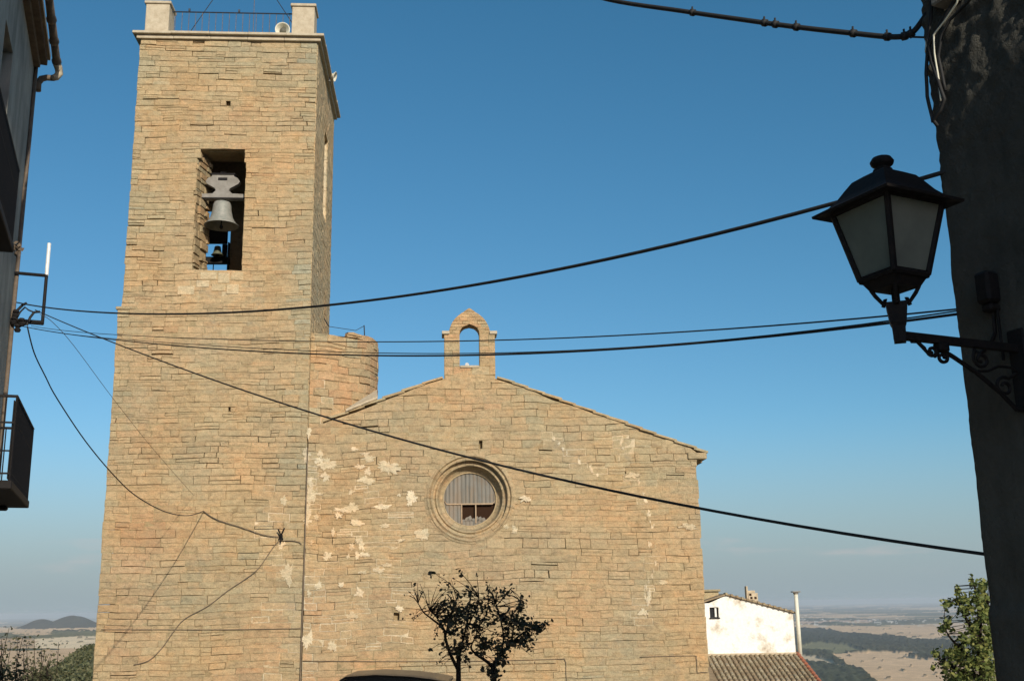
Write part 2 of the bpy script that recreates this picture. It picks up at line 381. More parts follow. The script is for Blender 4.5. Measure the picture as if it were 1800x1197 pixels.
# --- bell tower
TW0, TW1, TD, TTOP = -5.6, 0.0, 5.7, 17.72
tower_z = 8.85
rnd = random.Random(11)
BO = (-3.62, -2.13, 10.08, 13.97)       # front opening
def rough(z, amp=.03, o=0.): return amp * (nz(z, 1.7, 1.9, o) + .6 * nz(z, 3.1, 5.3, o))
def tower_iv(z, zt):
    xl = TW0 - (.10 if z < tower_z else 0) + rough(z, .03, 2); xr = TW1 + (.02 if z < tower_z else 0) - abs(rough(z, .035, 7)) - .012
    bo = BO
    if zt > bo[2] + .01 and z < bo[3] - .01:
        jl = abs(rough(z, .13, 13)) - .03; jr = abs(rough(z, .03, 19)) + (.10 if z > 13.5 else 0)
        return [(xl, xl, bo[0] - jl + (.1 if z > 13.6 else 0), bo[0] - jl + (.1 if z > 13.6 else 0)), (bo[1] + .02 - jr * .5, bo[1] + .02 - jr * .5, xr, xr)]
    return [(xl, xl, xr, xr)]
def tower_tone(u, z, r):
    big = nz(u, z * 1.4, .5, 4); hue = .42 + .36 * big + r.gauss(0, .085)
    if z < 3: hue -= .12
    if 0 < z < 4 and u > -3.2: hue += .28 * max(0, nz(u, z, .8, 31) + .4)
    if z > 14.5: hue += .04
    if u > -.45: hue += .28
    if u < -5.2: hue += .15
    val = .52 + r.gauss(0, .085) + .22 * nz(u, z, 1.1, 9)
    pale = .50 + .22 * nz(u, z, .7, 21)
    if u > -1.2 and z < 3.5 and nz(u, z, 1.6, 77) > .12: pale = .9; val += .1
    op = .27 + .4 * nz(u, z, .55, 40) + (.28 if (z > 14.6 or (u < -4.6 and z > 9)) else 0) + (.2 if u > -.6 and z > 3 else 0)
    if BO[0] - .25 < u < BO[1] + .2 and 9.0 < z < BO[2]: hue = .15 + r.random() * .25; val += .22; op = .06; pale = .75
    return hue, val, pale, clampf(op, .04, .8)
mb = MB()
TH = [(*fac(401, 187), .07), (*fac(403, 722), .03)]
def rows(z0, z1, hr, lr, **kw): blocks(mb, fp, tower_iv, z0, z1, hr, lr, rnd, tower_tone, holes=TH, drift=.08, **kw)
rows(ZB, 4, (.16, .25), (.26, .78)); rows(4, tower_z, (.14, .22), (.22, .68)); rows(tower_z, BO[2], (.14, .21), (.3, .8))
rows(BO[2], BO[3], (.14, .22), (.3, .75)); rows(BO[3], TTOP, (.14, .23), (.25, .85))
# narrow ledge where the tower steps in, at the left corner
mb.bbox(P0, U, -N, Z, TW0 - .17, TW0 + .32, -.3, .03, tower_z - .04, tower_z + .05, .012, (.6, .4, 0))
# backing walls with the four belfry openings
BK = (-4.42, -3.42, 9.8, 13.95)         # back opening
def backing(iv, zs, f, b, P): strips(mb, iv, zs, f, b, (.42, .45, 1.0), P)
e = .19
def ivf(z, zt): 
    if BO[2] <= z + 1e-6 and zt <= BO[3] + 1e-6: return [(TW0 + e, TW0 + e, BO[0], BO[0]), (BO[1], BO[1], TW1 - e, TW1 - e)]
    return [(TW0 + e, TW0 + e, TW1 - e, TW1 - e)]
def ivb(z, zt):
    if BK[2] <= z + 1e-6 and zt <= BK[3] + 1e-6: return [(TW0 + e, TW0 + e, BK[0], BK[0]), (BK[1], BK[1], TW1 - e, TW1 - e)]
    return [(TW0 + e, TW0 + e, TW1 - e, TW1 - e)]
backing(ivf, [ZB, 9.5, BO[2], BO[3], TTOP], -e, -.95, fp)
backing(ivb, [ZB, 9.5, BK[2], BK[3], TTOP], -TD + .95, -TD + e, fp)
sideR = lambda s, z, d: P0 + N * s + U * (TW1 + d) + Z * z
sideL = lambda s, z, d: P0 + N * s + U * (TW0 - d) + Z * z
SO = (2.7, 3.7, 12.9, 15.9)
def ivs(z, zt):
    if SO[2] <= z + 1e-6 and zt <= SO[3] + 1e-6: return [(.955, .955, SO[0], SO[0]), (SO[1], SO[1], TD - .955, TD - .955)]
    return [(.955, .955, TD - .955, TD - .955)]
backing(ivs, [ZB, 9.5, SO[2], SO[3], TTOP], -e, -.95, sideR)
backing(ivs, [ZB, 9.5, TTOP], -e, -.95, sideL)
mb.box(P0, U, N, Z, TW0 + .96, TW1 - .96, .96, TD - .96, 9.2, 9.45, (.3, .2, 1)); mb.box(P0, U, N, Z, TW0 + .96, TW1 - .96, .96, TD - .96, 16.2, 16.5, (.3, .2, 1))
# right-hand face of the tower
def side_iv(z, zt):
    a = .03 + abs(rough(z, .05, 51))
    if zt > SO[2] + .01 and z < SO[3] - .01: return [(a, a, SO[0], SO[0]), (SO[1] + .02, SO[1] + .02, TD, TD)]
    return [(a, a, TD, TD)]
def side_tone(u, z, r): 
    h, v, p, o = tower_tone(u + 9, z, r); return h * .6 + .1, v + .34, p, .12  # side face coloured lighter to lift its weak sunlight
blocks(mb, sideR, side_iv, ZB, SO[2], (.18, .28), (.3, .8), rnd, side_tone, dv=.003)
blocks(mb, sideR, side_iv, SO[2], SO[3], (.18, .28), (.3, .8), rnd, side_tone, dv=.003)
blocks(mb, sideR, side_iv, SO[3], TTOP, (.18, .28), (.3, .8), rnd, side_tone, dv=.003)
# rough reveal inside the left jamb of the front opening, plaster jamb of the side opening
rev = lambda s, z, d: fp(BO[0] + d + .03 + .24 * s / .93, z, -s)
blocks(mb, rev, lambda z, zt: [(.03 + abs(rough(z, .06, 3)), .03 + abs(rough(z, .06, 3)), .93, .93)], BO[2], BO[3], (.14, .3), (.18, .5), rnd, lambda u, z, r: (.6 + r.gauss(0, .2), .02 + r.gauss(0, .2), .1, .97), dv=.045, gap=.012)  # reveal stones coloured darker to stand for shade inside the opening
for zz in frange(SO[2], SO[3] - .1, .6)[:-1]:
    mb.bbox(P0, U, N, Z, TW1 - .7, TW1 - .03, SO[1] - .03, SO[1] + .01, zz + .01, zz + .58, .006, (.9, .7, 1))
for x0, x1, y0, y1 in ((312, 342, 503, 518), (352, 381, 479, 491), (383, 404, 480, 498), (406, 428, 479, 492), (398, 420, 500, 517), (345, 368, 493, 505), (372, 396, 500, 512)):
    ua, zb1 = fac(x0, y1); ub, za1 = fac(x1, y0); mb.bbox(P0, U, -N, Z, ua, ub, -.05, .016, zb1, za1, .008, (rnd.uniform(.70, .86), rnd.uniform(.4, .7), 1))
tower = mb.build('bell_tower', M['stone'], church)
# cornice, two steps, front and right side
mb = MB()
for (a, b, z0, z1) in ((.10, 0, TTOP - .01, TTOP + .11), (.21, 0, TTOP + .113, TTOP + .20)):
    segs = frange(TW0 - a, TW1 + a, 1.25)
    for s0, s1 in zip(segs, segs[1:]): mb.bbox(P0, U, -N, Z, s0 + .003, s1 - .003, -.5, a + rnd.uniform(-.006, .006), z0 + rnd.uniform(-.006, .004), z1, .012)
    segs = frange(.503, TD + a, 1.25)
    for s0, s1 in zip(segs, segs[1:]):
        mb.bbox(P0, U, N, Z, TW1 - .4, TW1 + a + rnd.uniform(-.006, .006), s0 + .003, s1 - .003, z0, z1, .012)
        mb.bbox(P0, U, N, Z, TW0 - a, TW0 + .4, s0 + .003, s1 - .003, z0, z1, .012)
mb.box(P0, U, N, Z, TW0 + .41, TW1 - .41, .51, TD, TTOP - .02, TTOP + .17)
mb.build('cornice', M['cap'], tower)
def pier(u0, u1):
    mb = MB()
    mb.bbox(P0, U, N, Z, u0, u1, .05, .75, TTOP + .205, 19.0, .012); mb.bbox(P0, U, N, Z, u0 - .05, u1 + .05, .0, .80, 19.002, 19.10, .015)
    mb.build('parapet_pier', M['cap'], tower)
pier(-5.50, -4.76); pier(-.86, -.14)
for bk in (4.9,):
    for a, b in ((-5.50, -4.76), (-.86, -.14)):
        mb = MB(); mb.bbox(P0, U, N, Z, a, b, bk, bk + .7, TTOP + .205, 19.0, .012); mb.bbox(P0, U, N, Z, a - .05, b + .05, bk - .05, bk + .75, 19.002, 19.10, .015); mb.build('parapet_pier', M['cap'], tower)
def railing(p, ax, L, n):
    mb = MB(); mb.tube([p + ax * 0 + Z * .98, p + ax * L + Z * .98], .022, 6)
    for s_ in (.14 * L, .55 * L): mb.bbox(p + Z * .98, ax, ax.cross(Z), Z, s_ * 1.0 - .03, s_ + .03, -.03, .03, .02, .12, .008)
    r_ = mb.build('railing', M['railtop'], tower)
    mb = MB(); mb.tube([p + Z * .06, p + ax * L + Z * .06], .012, 5)
    for i in range(n): s_ = L * (i + .5) / n; mb.tube([p + ax * s_ + Z * .06, p + ax * s_ + Z * .97], .010, 5)
    mb.build('baluster', M['rust'], tower)
railing(fp(-4.75, TTOP + .22, -.38), U, 3.88, 18)
railing(fp(-4.75, TTOP + .22, -5.2), U, 3.88, 18)
railing(fp(-.5, TTOP + .22, -.77), N, 4.1, 18)

# --- facade
EAVE_U, EAVE_Z, AP_U, AP_Z = 11.66, 4.42, 4.8, 6.98
SL = (AP_Z - EAVE_Z) / (EAVE_U - AP_U)
OC = (4.78, 3.10); OR = 1.22
def top_left(z): return AP_U - (AP_Z - z) / SL
def top_right(z): return AP_U + (AP_Z - z) / SL
def hole(z, r=OR): 
    q = r * r - (z - OC[1]) ** 2; return math.sqrt(q) if q > 0 else 0
def fac_iv_raw(z, zt, step, er):
    xl0 = xl1 = 0.03; xr0 = xr1 = 11.62 - er
    if zt > EAVE_Z: xr0 = min(xr0, top_right(zt) + .02) if step else min(11.62, top_right(z)); xr1 = xr0 if step else min(11.62, top_right(zt))
    if top_left(zt) > .03: xl0 = top_left(zt) - .02 if step else max(.03, top_left(z)); xl1 = xl0 if step else max(.03, top_left(zt))
    h0, h1 = hole(z), hole(zt)
    if max(h0, h1) > 0.02 and abs((z + zt) / 2 - OC[1]) < OR:
        return [(xl0, xl1, OC[0] - h0, OC[0] - h1), (OC[0] + h0, OC[0] + h1, xr0, xr1)]
    return [(xl0, xl1, xr0, xr1)]
def fac_iv(z, zt): return fac_iv_raw(z, zt, False, .02 + abs(rough(z, .05, 61)) + (.05 if 3.4 < z < 3.9 else 0))
cracks = [[(9.3, 4.9), (9.35, 4.5), (9.2, 4.15), (9.5, 3.8), (9.9, 3.4), (10.0, 2.7), (10.15, 2.2), (10.05, 1.7), (10.15, 1.1), (9.9, .5), (9.75, -.1), (9.7, -.6)],
          [(7.2, 4.9), (7.6, 4.5), (7.9, 4.2), (8.3, 4.0), (8.6, 3.7)]]
def crack_d(u, z):
    b = 9
    for c in cracks:
        for (x0, y0), (x1, y1) in zip(c, c[1:]):
            dx, dy = x1 - x0, y1 - y0; t = clampf(((u - x0) * dx + (z - y0) * dy) / (dx * dx + dy * dy), 0, 1)
            b = min(b, math.hypot(u - x0 - t * dx, z - y0 - t * dy))
    return b
def fac_tone(u, z, r):
    big = nz(u, z * 1.3, .55, 104); hue = .44 + .36 * big + r.gauss(0, .08)
    if u < 2.5 and z < .5: hue -= .22
    if u > 5.5 and z < 3.2: hue -= .08
    if z > 3.4 and u > 6.5: hue += .22
    if z < -.7 and u > 7: hue += .15
    val = .54 + r.gauss(0, .07) + .18 * nz(u, z, 1.0, 19)
    pale = .55 + .2 * nz(u, z, .7, 121)
    if u < 3.0 and -1.2 < z < 3.6 and nz(u, z, 1.3, 177) > .02: pale = .88
    if u < .5 and z < 4.6 and nz(u, z, 1.5, 17) > -.25: pale = .92; val += .12
    if crack_d(u, z) < .16: pale = .86
    op = .13 + .4 * nz(u, z, .5, 140) + (.28 if z > 3.6 else 0)
    if pale > .85: op = .03
    return hue, val, pale, clampf(op, .03, .75)
mb = MB(); rnd = random.Random(23)
FH = [(*fac(697, 1086), .08), (*fac(845, 782), .05), (*fac(888, 912), .05)]
blocks(mb, fp, fac_iv, ZB, 0, (.16, .25), (.26, .78), rnd, fac_tone, holes=FH, drift=.09)
blocks(mb, fp, fac_iv, 0, OC[1] - OR, (.15, .24), (.26, .78), rnd, fac_tone, holes=FH, drift=.09)
blocks(mb, fp, fac_iv, OC[1] - OR, OC[1] + OR, (.14, .20), (.3, .8), rnd, fac_tone, holes=FH, drift=.09)
blocks(mb, fp, fac_iv, OC[1] + OR, AP_Z - .05, (.18, .28), (.28, .70), rnd, fac_tone, holes=FH, drift=.09)
ivr = lambda z, zt: fac_iv_raw(z, zt, False, .03)
zs = [ZB] + frange(OC[1] - OR, OC[1] + OR, .08) + [EAVE_Z] + frange(EAVE_Z, AP_Z - .02, .2)[1:]
zs = sorted(set(round(q, 4) for q in zs + [top for top in (AP_Z - SL * (AP_U - .03),) if top > EAVE_Z]))
strips(mb, ivr, zs, -.19, -.9, (.42, .45, 1.0))
# nave walls behind
mb.box(P0, U, N, Z, .04, .7, .91, 19, ZB, 4.3, (.5, .4, 0)); mb.box(P0, U, N, Z, 10.9, 11.6, .91, 19, ZB, 4.3, (.5, .4, 0)); mb.box(P0, U, N, Z, .71, 10.89, 18.3, 19, ZB, 4.3, (.5, .4, 0))
rk = rnd; rnd = random.Random(5)
def flake(u, z, ru, rz, base=.0):
    n = 44; ph = rnd.random() * 90; ring = []
    for i in range(n):
        a = 2 * math.pi * i / n; c_, s_ = math.cos(a), math.sin(a); k_ = .9 + .6 * mnoise.noise(Vector((c_ * 1.1 + ph, s_ * 1.1, ph))) + .5 * mnoise.noise(Vector((c_ * 2.4 + ph, s_ * 2.4, 3))) + .55 * mnoise.noise(Vector((c_ * 7 + ph, s_ * 7, 9))) + rnd.uniform(-.14, .14)
        k_ = max(.25, k_); ring.append((u + c_ * ru * k_, z + s_ * rz * k_))
    f_ = [mb.vert(fp(a, b, .017 + base)) for a, b in ring]; g_ = [mb.vert(fp(a, b, -.03)) for a, b in ring]; c_ = mb.vert(fp(u, z, .022 + base))
    t = (rnd.uniform(.86, 1), rnd.uniform(.45, .8), 1.0)
    for i in range(n): j = (i + 1) % n; mb.face([f_[i], f_[j], c_], t); mb.face([g_[i], g_[j], f_[j], f_[i]], t)
for c in cracks:
    for (x0, y0), (x1, y1) in zip(c, c[1:]):
        L = math.hypot(x1 - x0, y1 - y0); n = max(2, int(L / .13))
        for i in range(n):
            if rnd.random() < .3: continue
            t = (i + rnd.random()) / n; flake(x0 + (x1 - x0) * t + rnd.uniform(-.05, .05), y0 + (y1 - y0) * t, rnd.uniform(.02, .06), rnd.uniform(.04, .11), -.010)
fac_o = mb.build('facade', M['stone'], church)
for px, py, a, b in ((683, 820, .26, .15), (648, 805, .15, .09), (623, 789, .09, .05), (575, 815, .17, .16), (572, 838, .14, .10), (645, 845, .16, .12), (563, 798, .06, .10), (618, 865, .07, .07),
                     (620, 893, .13, .11), (672, 890, .18, .07), (724, 876, .12, .17), (742, 937, .19, .15), (600, 896, .15, .05), (586, 935, .04, .10), (640, 975, .12, .05), (636, 958, .06, .16), (628, 975, .05, .1),
                     (638, 1005, .10, .05), (618, 1082, .12, .09), (585, 1135, .10, .13), (922, 876, .12, .09), (905, 932, .07, .09), (890, 925, .08, .05), (545, 870, .10, .26), (541, 905, .07, .3), (538, 800, .07, .22),
                     (541, 1125, .13, .20), (500, 880, .07, .10), (495, 958, .10, .08), (505, 1010, .17, .22), (560, 868, .12, .03), (1167, 1023, .14, .05), (1208, 925, .2, .08), (1140, 1050, .06, .2), (543, 760, .05, .12),
                     *[(540 + 165 * random.Random(900 + i).random() ** 1.3, 790 + 290 * random.Random(300 + i).random(), .04 + .09 * random.Random(500 + i).random(), .03 + .07 * random.Random(700 + i).random()) for i in range(30)],
                     (1112, 835, .22, .05), (1130, 1075, .12, .08)):
    u_, z_ = fac(px, py); mb = MB(); flake(u_, z_, a * 1.25, b * 1.25); mb.build('plaster_patch', M['stone'], fac_o)
# stepped slabs over the gable
mb = MB()
def slabs(sgn, u0, z0, L):
    ang = math.atan(SL); ax = Vector(U * (sgn * math.cos(ang)) + Z * (-math.sin(ang))); up = Vector(U * (sgn * math.sin(ang)) + Z * math.cos(ang))
    o = fp(u0, z0, 0); s_ = 0
    while s_ < L - .05:
        l = min(rnd.uniform(.42, .66), L - s_); t = rnd.uniform(.055, .075); k_ = .065
        # each slab leans a little flatter than the pitch, its lower end resting on the next
        a2 = (ax * math.cos(k_) + up * math.sin(k_)); u2 = (up * math.cos(k_) - ax * math.sin(k_))
        mb.bbox(o + ax * s_, a2, -N, u2, -.03, l + .05, -1.0, .045 + rnd.uniform(-.015, .02), -.005, t, .010, (rnd.uniform(.3, .8), rnd.uniform(.4, .75), 0)); s_ += l
LR = (EAVE_U - AP_U) / math.cos(math.atan(SL))
slabs(1, AP_U + .84, AP_Z - .84 * SL, LR - .86 + .18)
mb.bbox(P0, U, -N, Z, EAVE_U - .35, EAVE_U + .22, -.95, .06, EAVE_Z - .24, EAVE_Z - .05, .02, (.5, .5, 0))
mb.build('gable_coping', M['stone'], church)
mb = MB(); slabs(-1, AP_U - .84, AP_Z - .84 * SL, LR * .62 - .84); mb.build('gable_coping', M['stone'], church)
# roof planes behind the gable
mb = MB()
for sgn, uend in ((1, EAVE_U + .3), (-1, .3)):
    zend = AP_Z - abs(uend - AP_U) * SL
    mb.hexa([fp(AP_U, AP_Z - .12, -.9), fp(uend, zend - .12, -.9), fp(uend, zend - .12, -19.2), fp(AP_U, AP_Z - .12, -19.2),
             fp(AP_U, AP_Z + .02, -.9), fp(uend, zend + .02, -.9), fp(uend, zend + .02, -19.2), fp(AP_U, AP_Z + .02, -19.2)][::1], (.4, .4, 0))
mb.build('roof', M['tiles'], church)
# mortar wedge between roof and stair turret
mb = MB()
a = fp(1.12, 5.74, .10); b = fp(2.05, 6.13, .09); c = fp(1.98, 6.46, -.6); d_ = fp(1.45, 6.05, -.3)
dn = Vector((0, 0, -.07))
ids = [mb.vert(q) for q in (a, b, c, d_)]; ids2 = [mb.vert(q + dn) for q in (a, b, c, d_)]
mb.face(ids); mb.face(ids2[::-1])
for i in range(4): j = (i + 1) % 4; mb.face([ids2[i], ids2[j], ids[j], ids[i]])
mb.build('roof_flashing', M['flash'], church)
# --- round stair turret
mb = MB(); rnd = random.Random(31)
TR = 1.9; TC = fp(.02, 0, -2.25)
def turP(s, z, d): a = s / TR; return TC + (-N * math.cos(a) + U * math.sin(a)) * (TR + d) + Z * z
def tur_tone(u, z, r):
    return .25 + .5 * nz(u, z, .8, 66) + r.gauss(0, .22), .52 + r.gauss(0, .13), .72 + .35 * nz(u, z, 1.2, 44), .25
blocks(mb, turP, lambda z, zt: [(-.1, -.1, TR * 2.4, TR * 2.4)], 4.6, 8.12, (.17, .27), (.3, .65), rnd, tur_tone, wob=.008, drift=.10, dv=.02)
aa = frange(-.1, 2.4, .1)
for a, b in zip(aa, aa[1:]):
    q = [turP(a * TR, 4.6, -.045), turP(b * TR, 4.6, -.045), turP(b * TR, 8.12, -.045), turP(a * TR, 8.12, -.045)]; mb.quad(*q, tone=(.5, .5, 1))
    mb.face([mb.vert(turP(a * TR, 8.12, -.01)), mb.vert(turP(b * TR, 8.12, -.01)), mb.vert(TC + Z * 8.45)], (.2, .6, 0))
blocks(mb, turP, lambda z, zt: [(-.1, -.1, TR * 2.4, TR * 2.4)], 8.12, 8.28, (.16, .16), (.3, .6), rnd, lambda u, z, r: (.05 + r.random() * .2, .55, .5, .95), skip=lambda u, z: mnoise.noise(Vector((u * 2.1, 4, 4))) > .05, wob=.03)
mb.build('stair_turret', M['stone'], church)
# --- bell gable
mb = MB(); rnd = random.Random(41)
GL, GR, GB, GT = 4.03, 5.57, 6.55, 8.86
gc = 4.80; hw = .30; ar_z = 8.06
def outer(z):
    if z < 8.10: return .77
    pts = [(8.10, .63), (8.24, .60), (8.42, .53), (8.56, .42), (8.68, .28), (8.76, .16), (8.80, .08), (8.86, .02)]
    for (z0, a), (z1, b) in zip(pts, pts[1:]):
        if z <= z1: return a + (b - a) * max(0, (z - z0)) / (z1 - z0)
    return .02
def inner(z):
    if z < 7.04: return 0
    if z < ar_z: return hw
    q = hw * hw - (z - ar_z) ** 2; return math.sqrt(q) if q > 0 else 0
def gab_iv(z, zt):
    o0, o1 = outer(z + 1e-4), outer(zt - 1e-4); i0, i1 = inner(z + 1e-4), inner(zt - 1e-4)
    if i0 > .01 or i1 > .01: return [(gc - o0, gc - o1, gc - i0, gc - i1), (gc + i0, gc + i1, gc + o0, gc + o1)]
    return [(gc - o0, gc - o1, gc + o0, gc + o1)]
gab_tone = lambda u, z, r: (.35 + r.gauss(0, .25), .55 + r.gauss(0, .12), .5, .25)
blocks(mb, fp, gab_iv, GB, 7.04, (.2, .26), (.3, .6), rnd, gab_tone); blocks(mb, fp, gab_iv, 7.04, ar_z, (.19, .27), (.3, .6), rnd, gab_tone)
def vz(z): return z
blocks(mb, fp, gab_iv, ar_z, ar_z + hw, (.09, .11), (.2, .4), rnd, gab_tone, gap=.004); blocks(mb, fp, gab_iv, ar_z + hw, GT, (.1, .14), (.2, .4), rnd, gab_tone, gap=.004)
strips(mb, gab_iv, [GB, 7.04, ar_z] + frange(ar_z, ar_z + hw, .03)[1:] + frange(ar_z + hw, GT, .08)[1:], -.035, -.52, (.5, .5, 0))
g_o = mb.build('bell_gable', M['stone'], church)
for a, b in ((GL - .07, GL + .16), (GR - .16, GR + .07)): mb = MB(); mb.bbox(P0, U, -N, Z, a, b, -.55, .05, 8.04, 8.14, .012); mb.build('gable_cap', M['cap'], g_o)
mb = MB(); mb.bbox(P0, U, -N, Z, gc - hw + .01, gc + hw - .01, -.5, .03, 7.0, 7.07, .01); mb.build('sill', M['cap'], g_o)
mb = MB(); mb.lathe(fp(gc - .08, 7.12, -.15), U, Z, -N, [(.0, -.05), (.06, -.05), (.06, .05), (.0, .05)], 12); mb.tube([fp(gc - .05, 7.1, -.2), fp(gc + .27, 7.1, -.2)], .022, 6); mb.build('bell_axle', M['galv'], g_o)
# --- oculus
OCP = fp(OC[0], OC[1], 0)
mb = MB(); rnd = random.Random(51)
nv = 26
shr = lambda q: q if q <= 1.1 else 1.1 + (q - 1.1) * .68
tones = [(clampf(.45 + rnd.gauss(0, .08), 0, 1), .5 + rnd.gauss(0, .07), 0) for _ in range(nv)]
prof = [(1.46, -.05), (1.45, .015), (1.36, .03), (1.33, .055), (1.28, .06), (1.25, .03), (1.22, -.02), (1.19, .0), (1.14, .02), (1.105, .01), (1.10, -.15), (1.04, -.18), (1.0, -.13), (.965, -.14), (.95, -.19), (.90, -.36), (.85, -.42), (.81, -.45), (.805, -.62)]
prof = [(shr(a_), b_) for a_, b_ in prof]
for v in range(nv):
    a0 = 2 * math.pi * v / nv + .003; a1 = 2 * math.pi * (v + 1) / nv - .003; dd = rnd.uniform(-.004, .004)
    er = [(r_ + rnd.uniform(-.006, .006), h + dd + rnd.uniform(-.005, .005)) for r_, h in prof[:-4]] + prof[-4:]
    if 20 <= v <= 24: er = [(r_, h - (.03 if r_ > 1.1 else 0) * rnd.random()) for r_, h in er]
    mb.lathe(OCP, U, Z, -N, er, 4, tones[v], a0=a0, a1=a1)
mb.lathe(OCP, U, Z, -N, [(1.34, -.06), (1.1, -.20), (.8, -.6)], 64, (.3, .3, 1))
oc = mb.build('oculus', M['stone'], church)
# pieces of the window in its plane, 0.5 m deep
def disc_cut(mb, x0, x1, z0, z1, r, d, t=.02, n=14):
    xs = frange(x0, x1, (x1 - x0) / n)
    for a, b in zip(xs, xs[1:]):
        def lim(x):
            q = r * r - x * x; h = math.sqrt(q) if q > 0 else 0; return max(z0, -h), min(z1, h)
        la, ha = lim(a); lb, hb = lim(b)
        if ha <= la and hb <= lb: continue
        ha = max(ha, la); hb = max(hb, lb)
        q = [OCP + U * x + Z * z - N * dd for dd in (d, d - t) for x, z in ((a, la), (b, lb), (b, hb), (a, ha))]
        mb.hexa([q[0], q[1], q[5], q[4], q[3], q[2], q[6], q[7]])
mb = MB(); rz = .10
# sheet follows gentle corrugation
def corr(x0, x1, z0, z1, r):
    xs = frange(x0, x1, .02)
    P_ = lambda x, z: OCP + U * x + Z * z - N * (-.50 + .008 * math.sin(x * 2 * math.pi / .12))
    for a, b in zip(xs, xs[1:]):
        def lim(x):
            q = r * r - x * x; h = math.sqrt(q) if q > 0 else 0; return max(z0, -h), min(z1, h)
        la, ha = lim(a); lb, hb = lim(b)
        if ha <= la or hb <= lb: continue
        mb.quad(P_(a, la), P_(b, lb), P_(b, hb), P_(a, ha))
corr(-.79, .79, -.12, .80, .80); corr(-.79, -.24, -.80, -.12, .80); corr(-.24, .79, -.80, -.62, .80)
so = mb.build('corrugated_sheet', M['sheet'], oc)
mb = MB()
for i, (x, h) in enumerate(((-.2, .05), (-.08, .12), (.0, .16), (.1, .08), (.2, .14), (.3, .13), (.4, .10))):
    p = OCP - N * (-.49) + U * x + Z * (-.63); w_ = .09
    mb.face([mb.vert(p - U * w_), mb.vert(p + U * w_), mb.vert(p + U * w_ * .3 + Z * h), mb.vert(p - U * w_ * .4 + Z * h * .8)])
mb.build('torn_sheet', M['sheet'], oc)
mb = MB(); disc_cut(mb, -.805, .805, -.805, .805, .805, -.60, .02, 20); mb.build('unlit_interior_disc', M['unlit_depth'], oc)  # dark disc paints the unlit interior behind the window
mb = MB()
disc_cut(mb, -.79, .79, -.155, -.115, .765, -.465, .03); disc_cut(mb, .16, .195, -.70, -.157, .765, -.467, .03, 2)
disc_cut(mb, -.26, -.225, -.70, -.157, .765, -.467, .02, 2)
mb.build('window_bar', M['wood'], oc)
mb = MB(); mb.lathe(OCP, U, Z, -N, [(.81, -.50), (.81, -.455), (.775, -.455), (.775, -.50)], 48); mb.build('window_frame', M['dressed'], oc, True)
# --- portal under the round window (its hood is the worn moulding low on the wall)
mb = MB(); rnd = random.Random(61)
hu0, hu1 = 2.75, 7.2
segs = frange(hu0, hu1, .62)
for a, b in zip(segs, segs[1:]):
    mb.bbox(P0, U, -N, Z, a + .004, b - .004, -.03, .055 + rnd.uniform(-.02, .01), -1.60, -1.52, .015, (.6, .45, 0)); mb.bbox(P0, U, -N, Z, a + .05, b + .03, -.03, .03 + rnd.uniform(-.012, .008), -1.80, -1.61, .02, (rnd.uniform(.4, .8), .45, 0))
mb.build('door_hood', M['stone'], church)
mb = MB(); mb.box(P0, U, -N, Z, 3.9, 5.7, .012, .05, ZB, -2.4); mb.build('door', M['wood'], church)
# pipe and wires running on the masonry
mb = MB()
mb.tube([fp(.03, 4.6, .05), fp(.02, 2, .05), fp(.0, -.5, .055), fp(-.02, -4.5, .06)], .018, 6); mb.build('wall_conduit', M['cablewall'], church)

# ------------------------------------------------------------------ bells
def bell(name, label, c, R_, H, mat, wheel=False):
    t = thing(name, label, 'bell', c, 'bronze bells hung in the belfry')
    p = [(0, H), (.18 * R_ * 1.6, H), (.46 * R_, .95 * H), (.52 * R_, .85 * H), (.56 * R_, .6 * H), (.66 * R_, .32 * H), (.84 * R_, .10 * H), (R_, .02 * H), (R_ * 1.0, 0), (.92 * R_, .0), (.62 * R_, .28 * H), (.45 * R_, .8 * H), (0, .88 * H)]
    mb = MB(); mb.lathe(Vector(c), U, N, Z, p, 36)
    mb.lathe(Vector(c), U, N, Z, [(.80 * R_, .13 * H), (.82 * R_, .155 * H), (.775 * R_, .18 * H)], 36)
    mb.build('bell_body', mat, t, True)
    mb = MB(); mb.tube([Vector(c) + Z * .8 * H, Vector(c) - Z * .06 * H], .02, 6); mb.lathe(Vector(c) - Z * .05 * H, U, N, Z, [(0, .06), (.05, .04), (.06, 0), (.04, -.05), (0, -.06)], 10); mb.build('clapper', M['iron'], t)
    return t
bu, bz = -2.88, 11.63
bc = fp(bu, bz, -.48)
tb = bell('bell', 'large grey bronze bell with flared lip under its shaped headstock in the tower opening', bc, .53, .80, M['bronze'])
mb = MB()
# headstock outline
hs = [(-.76, 0), (.68, 0), (.68, .16), (.30, .18), (.20, .28), (.24, .36), (.48, .50), (.53, .58), (.46, .69), (.34, .75), (.34, .79), (-.34, .79), (-.34, .75), (-.46, .69), (-.53, .58), (-.48, .50), (-.24, .36), (-.20, .28), (-.30, .18), (-.76, .16)]
o = fp(bu, bz + .86, -.48)
fr = [mb.vert(o + U * a + Z * b - N * .10) for a, b in hs]; bk = [mb.vert(o + U * a + Z * b + N * .10) for a, b in hs]
mb.face(fr); mb.face(bk[::-1])
for i in range(len(hs)): j = (i + 1) % len(hs); mb.face([fr[i], bk[i], bk[j], fr[j]])
mb.build('headstock', M['yoke'], tb)
mb = MB()
mb.bbox(o, U, -N, Z, -.38, .38, -.12, .13, .80, .85, .008)
for s_ in (-.06, 0, .06): mb.bbox(o, U, -N, Z, s_ - .012, s_ + .012, .0 - .1, .12, .85, .90, .004)
mb.bbox(o, U, -N, Z, -.72, .72, .103, .125, .0, .04, .004)
mb.bbox(o, U, -N, Z, -.14, .14, .103, .125, .62, .70, .004)
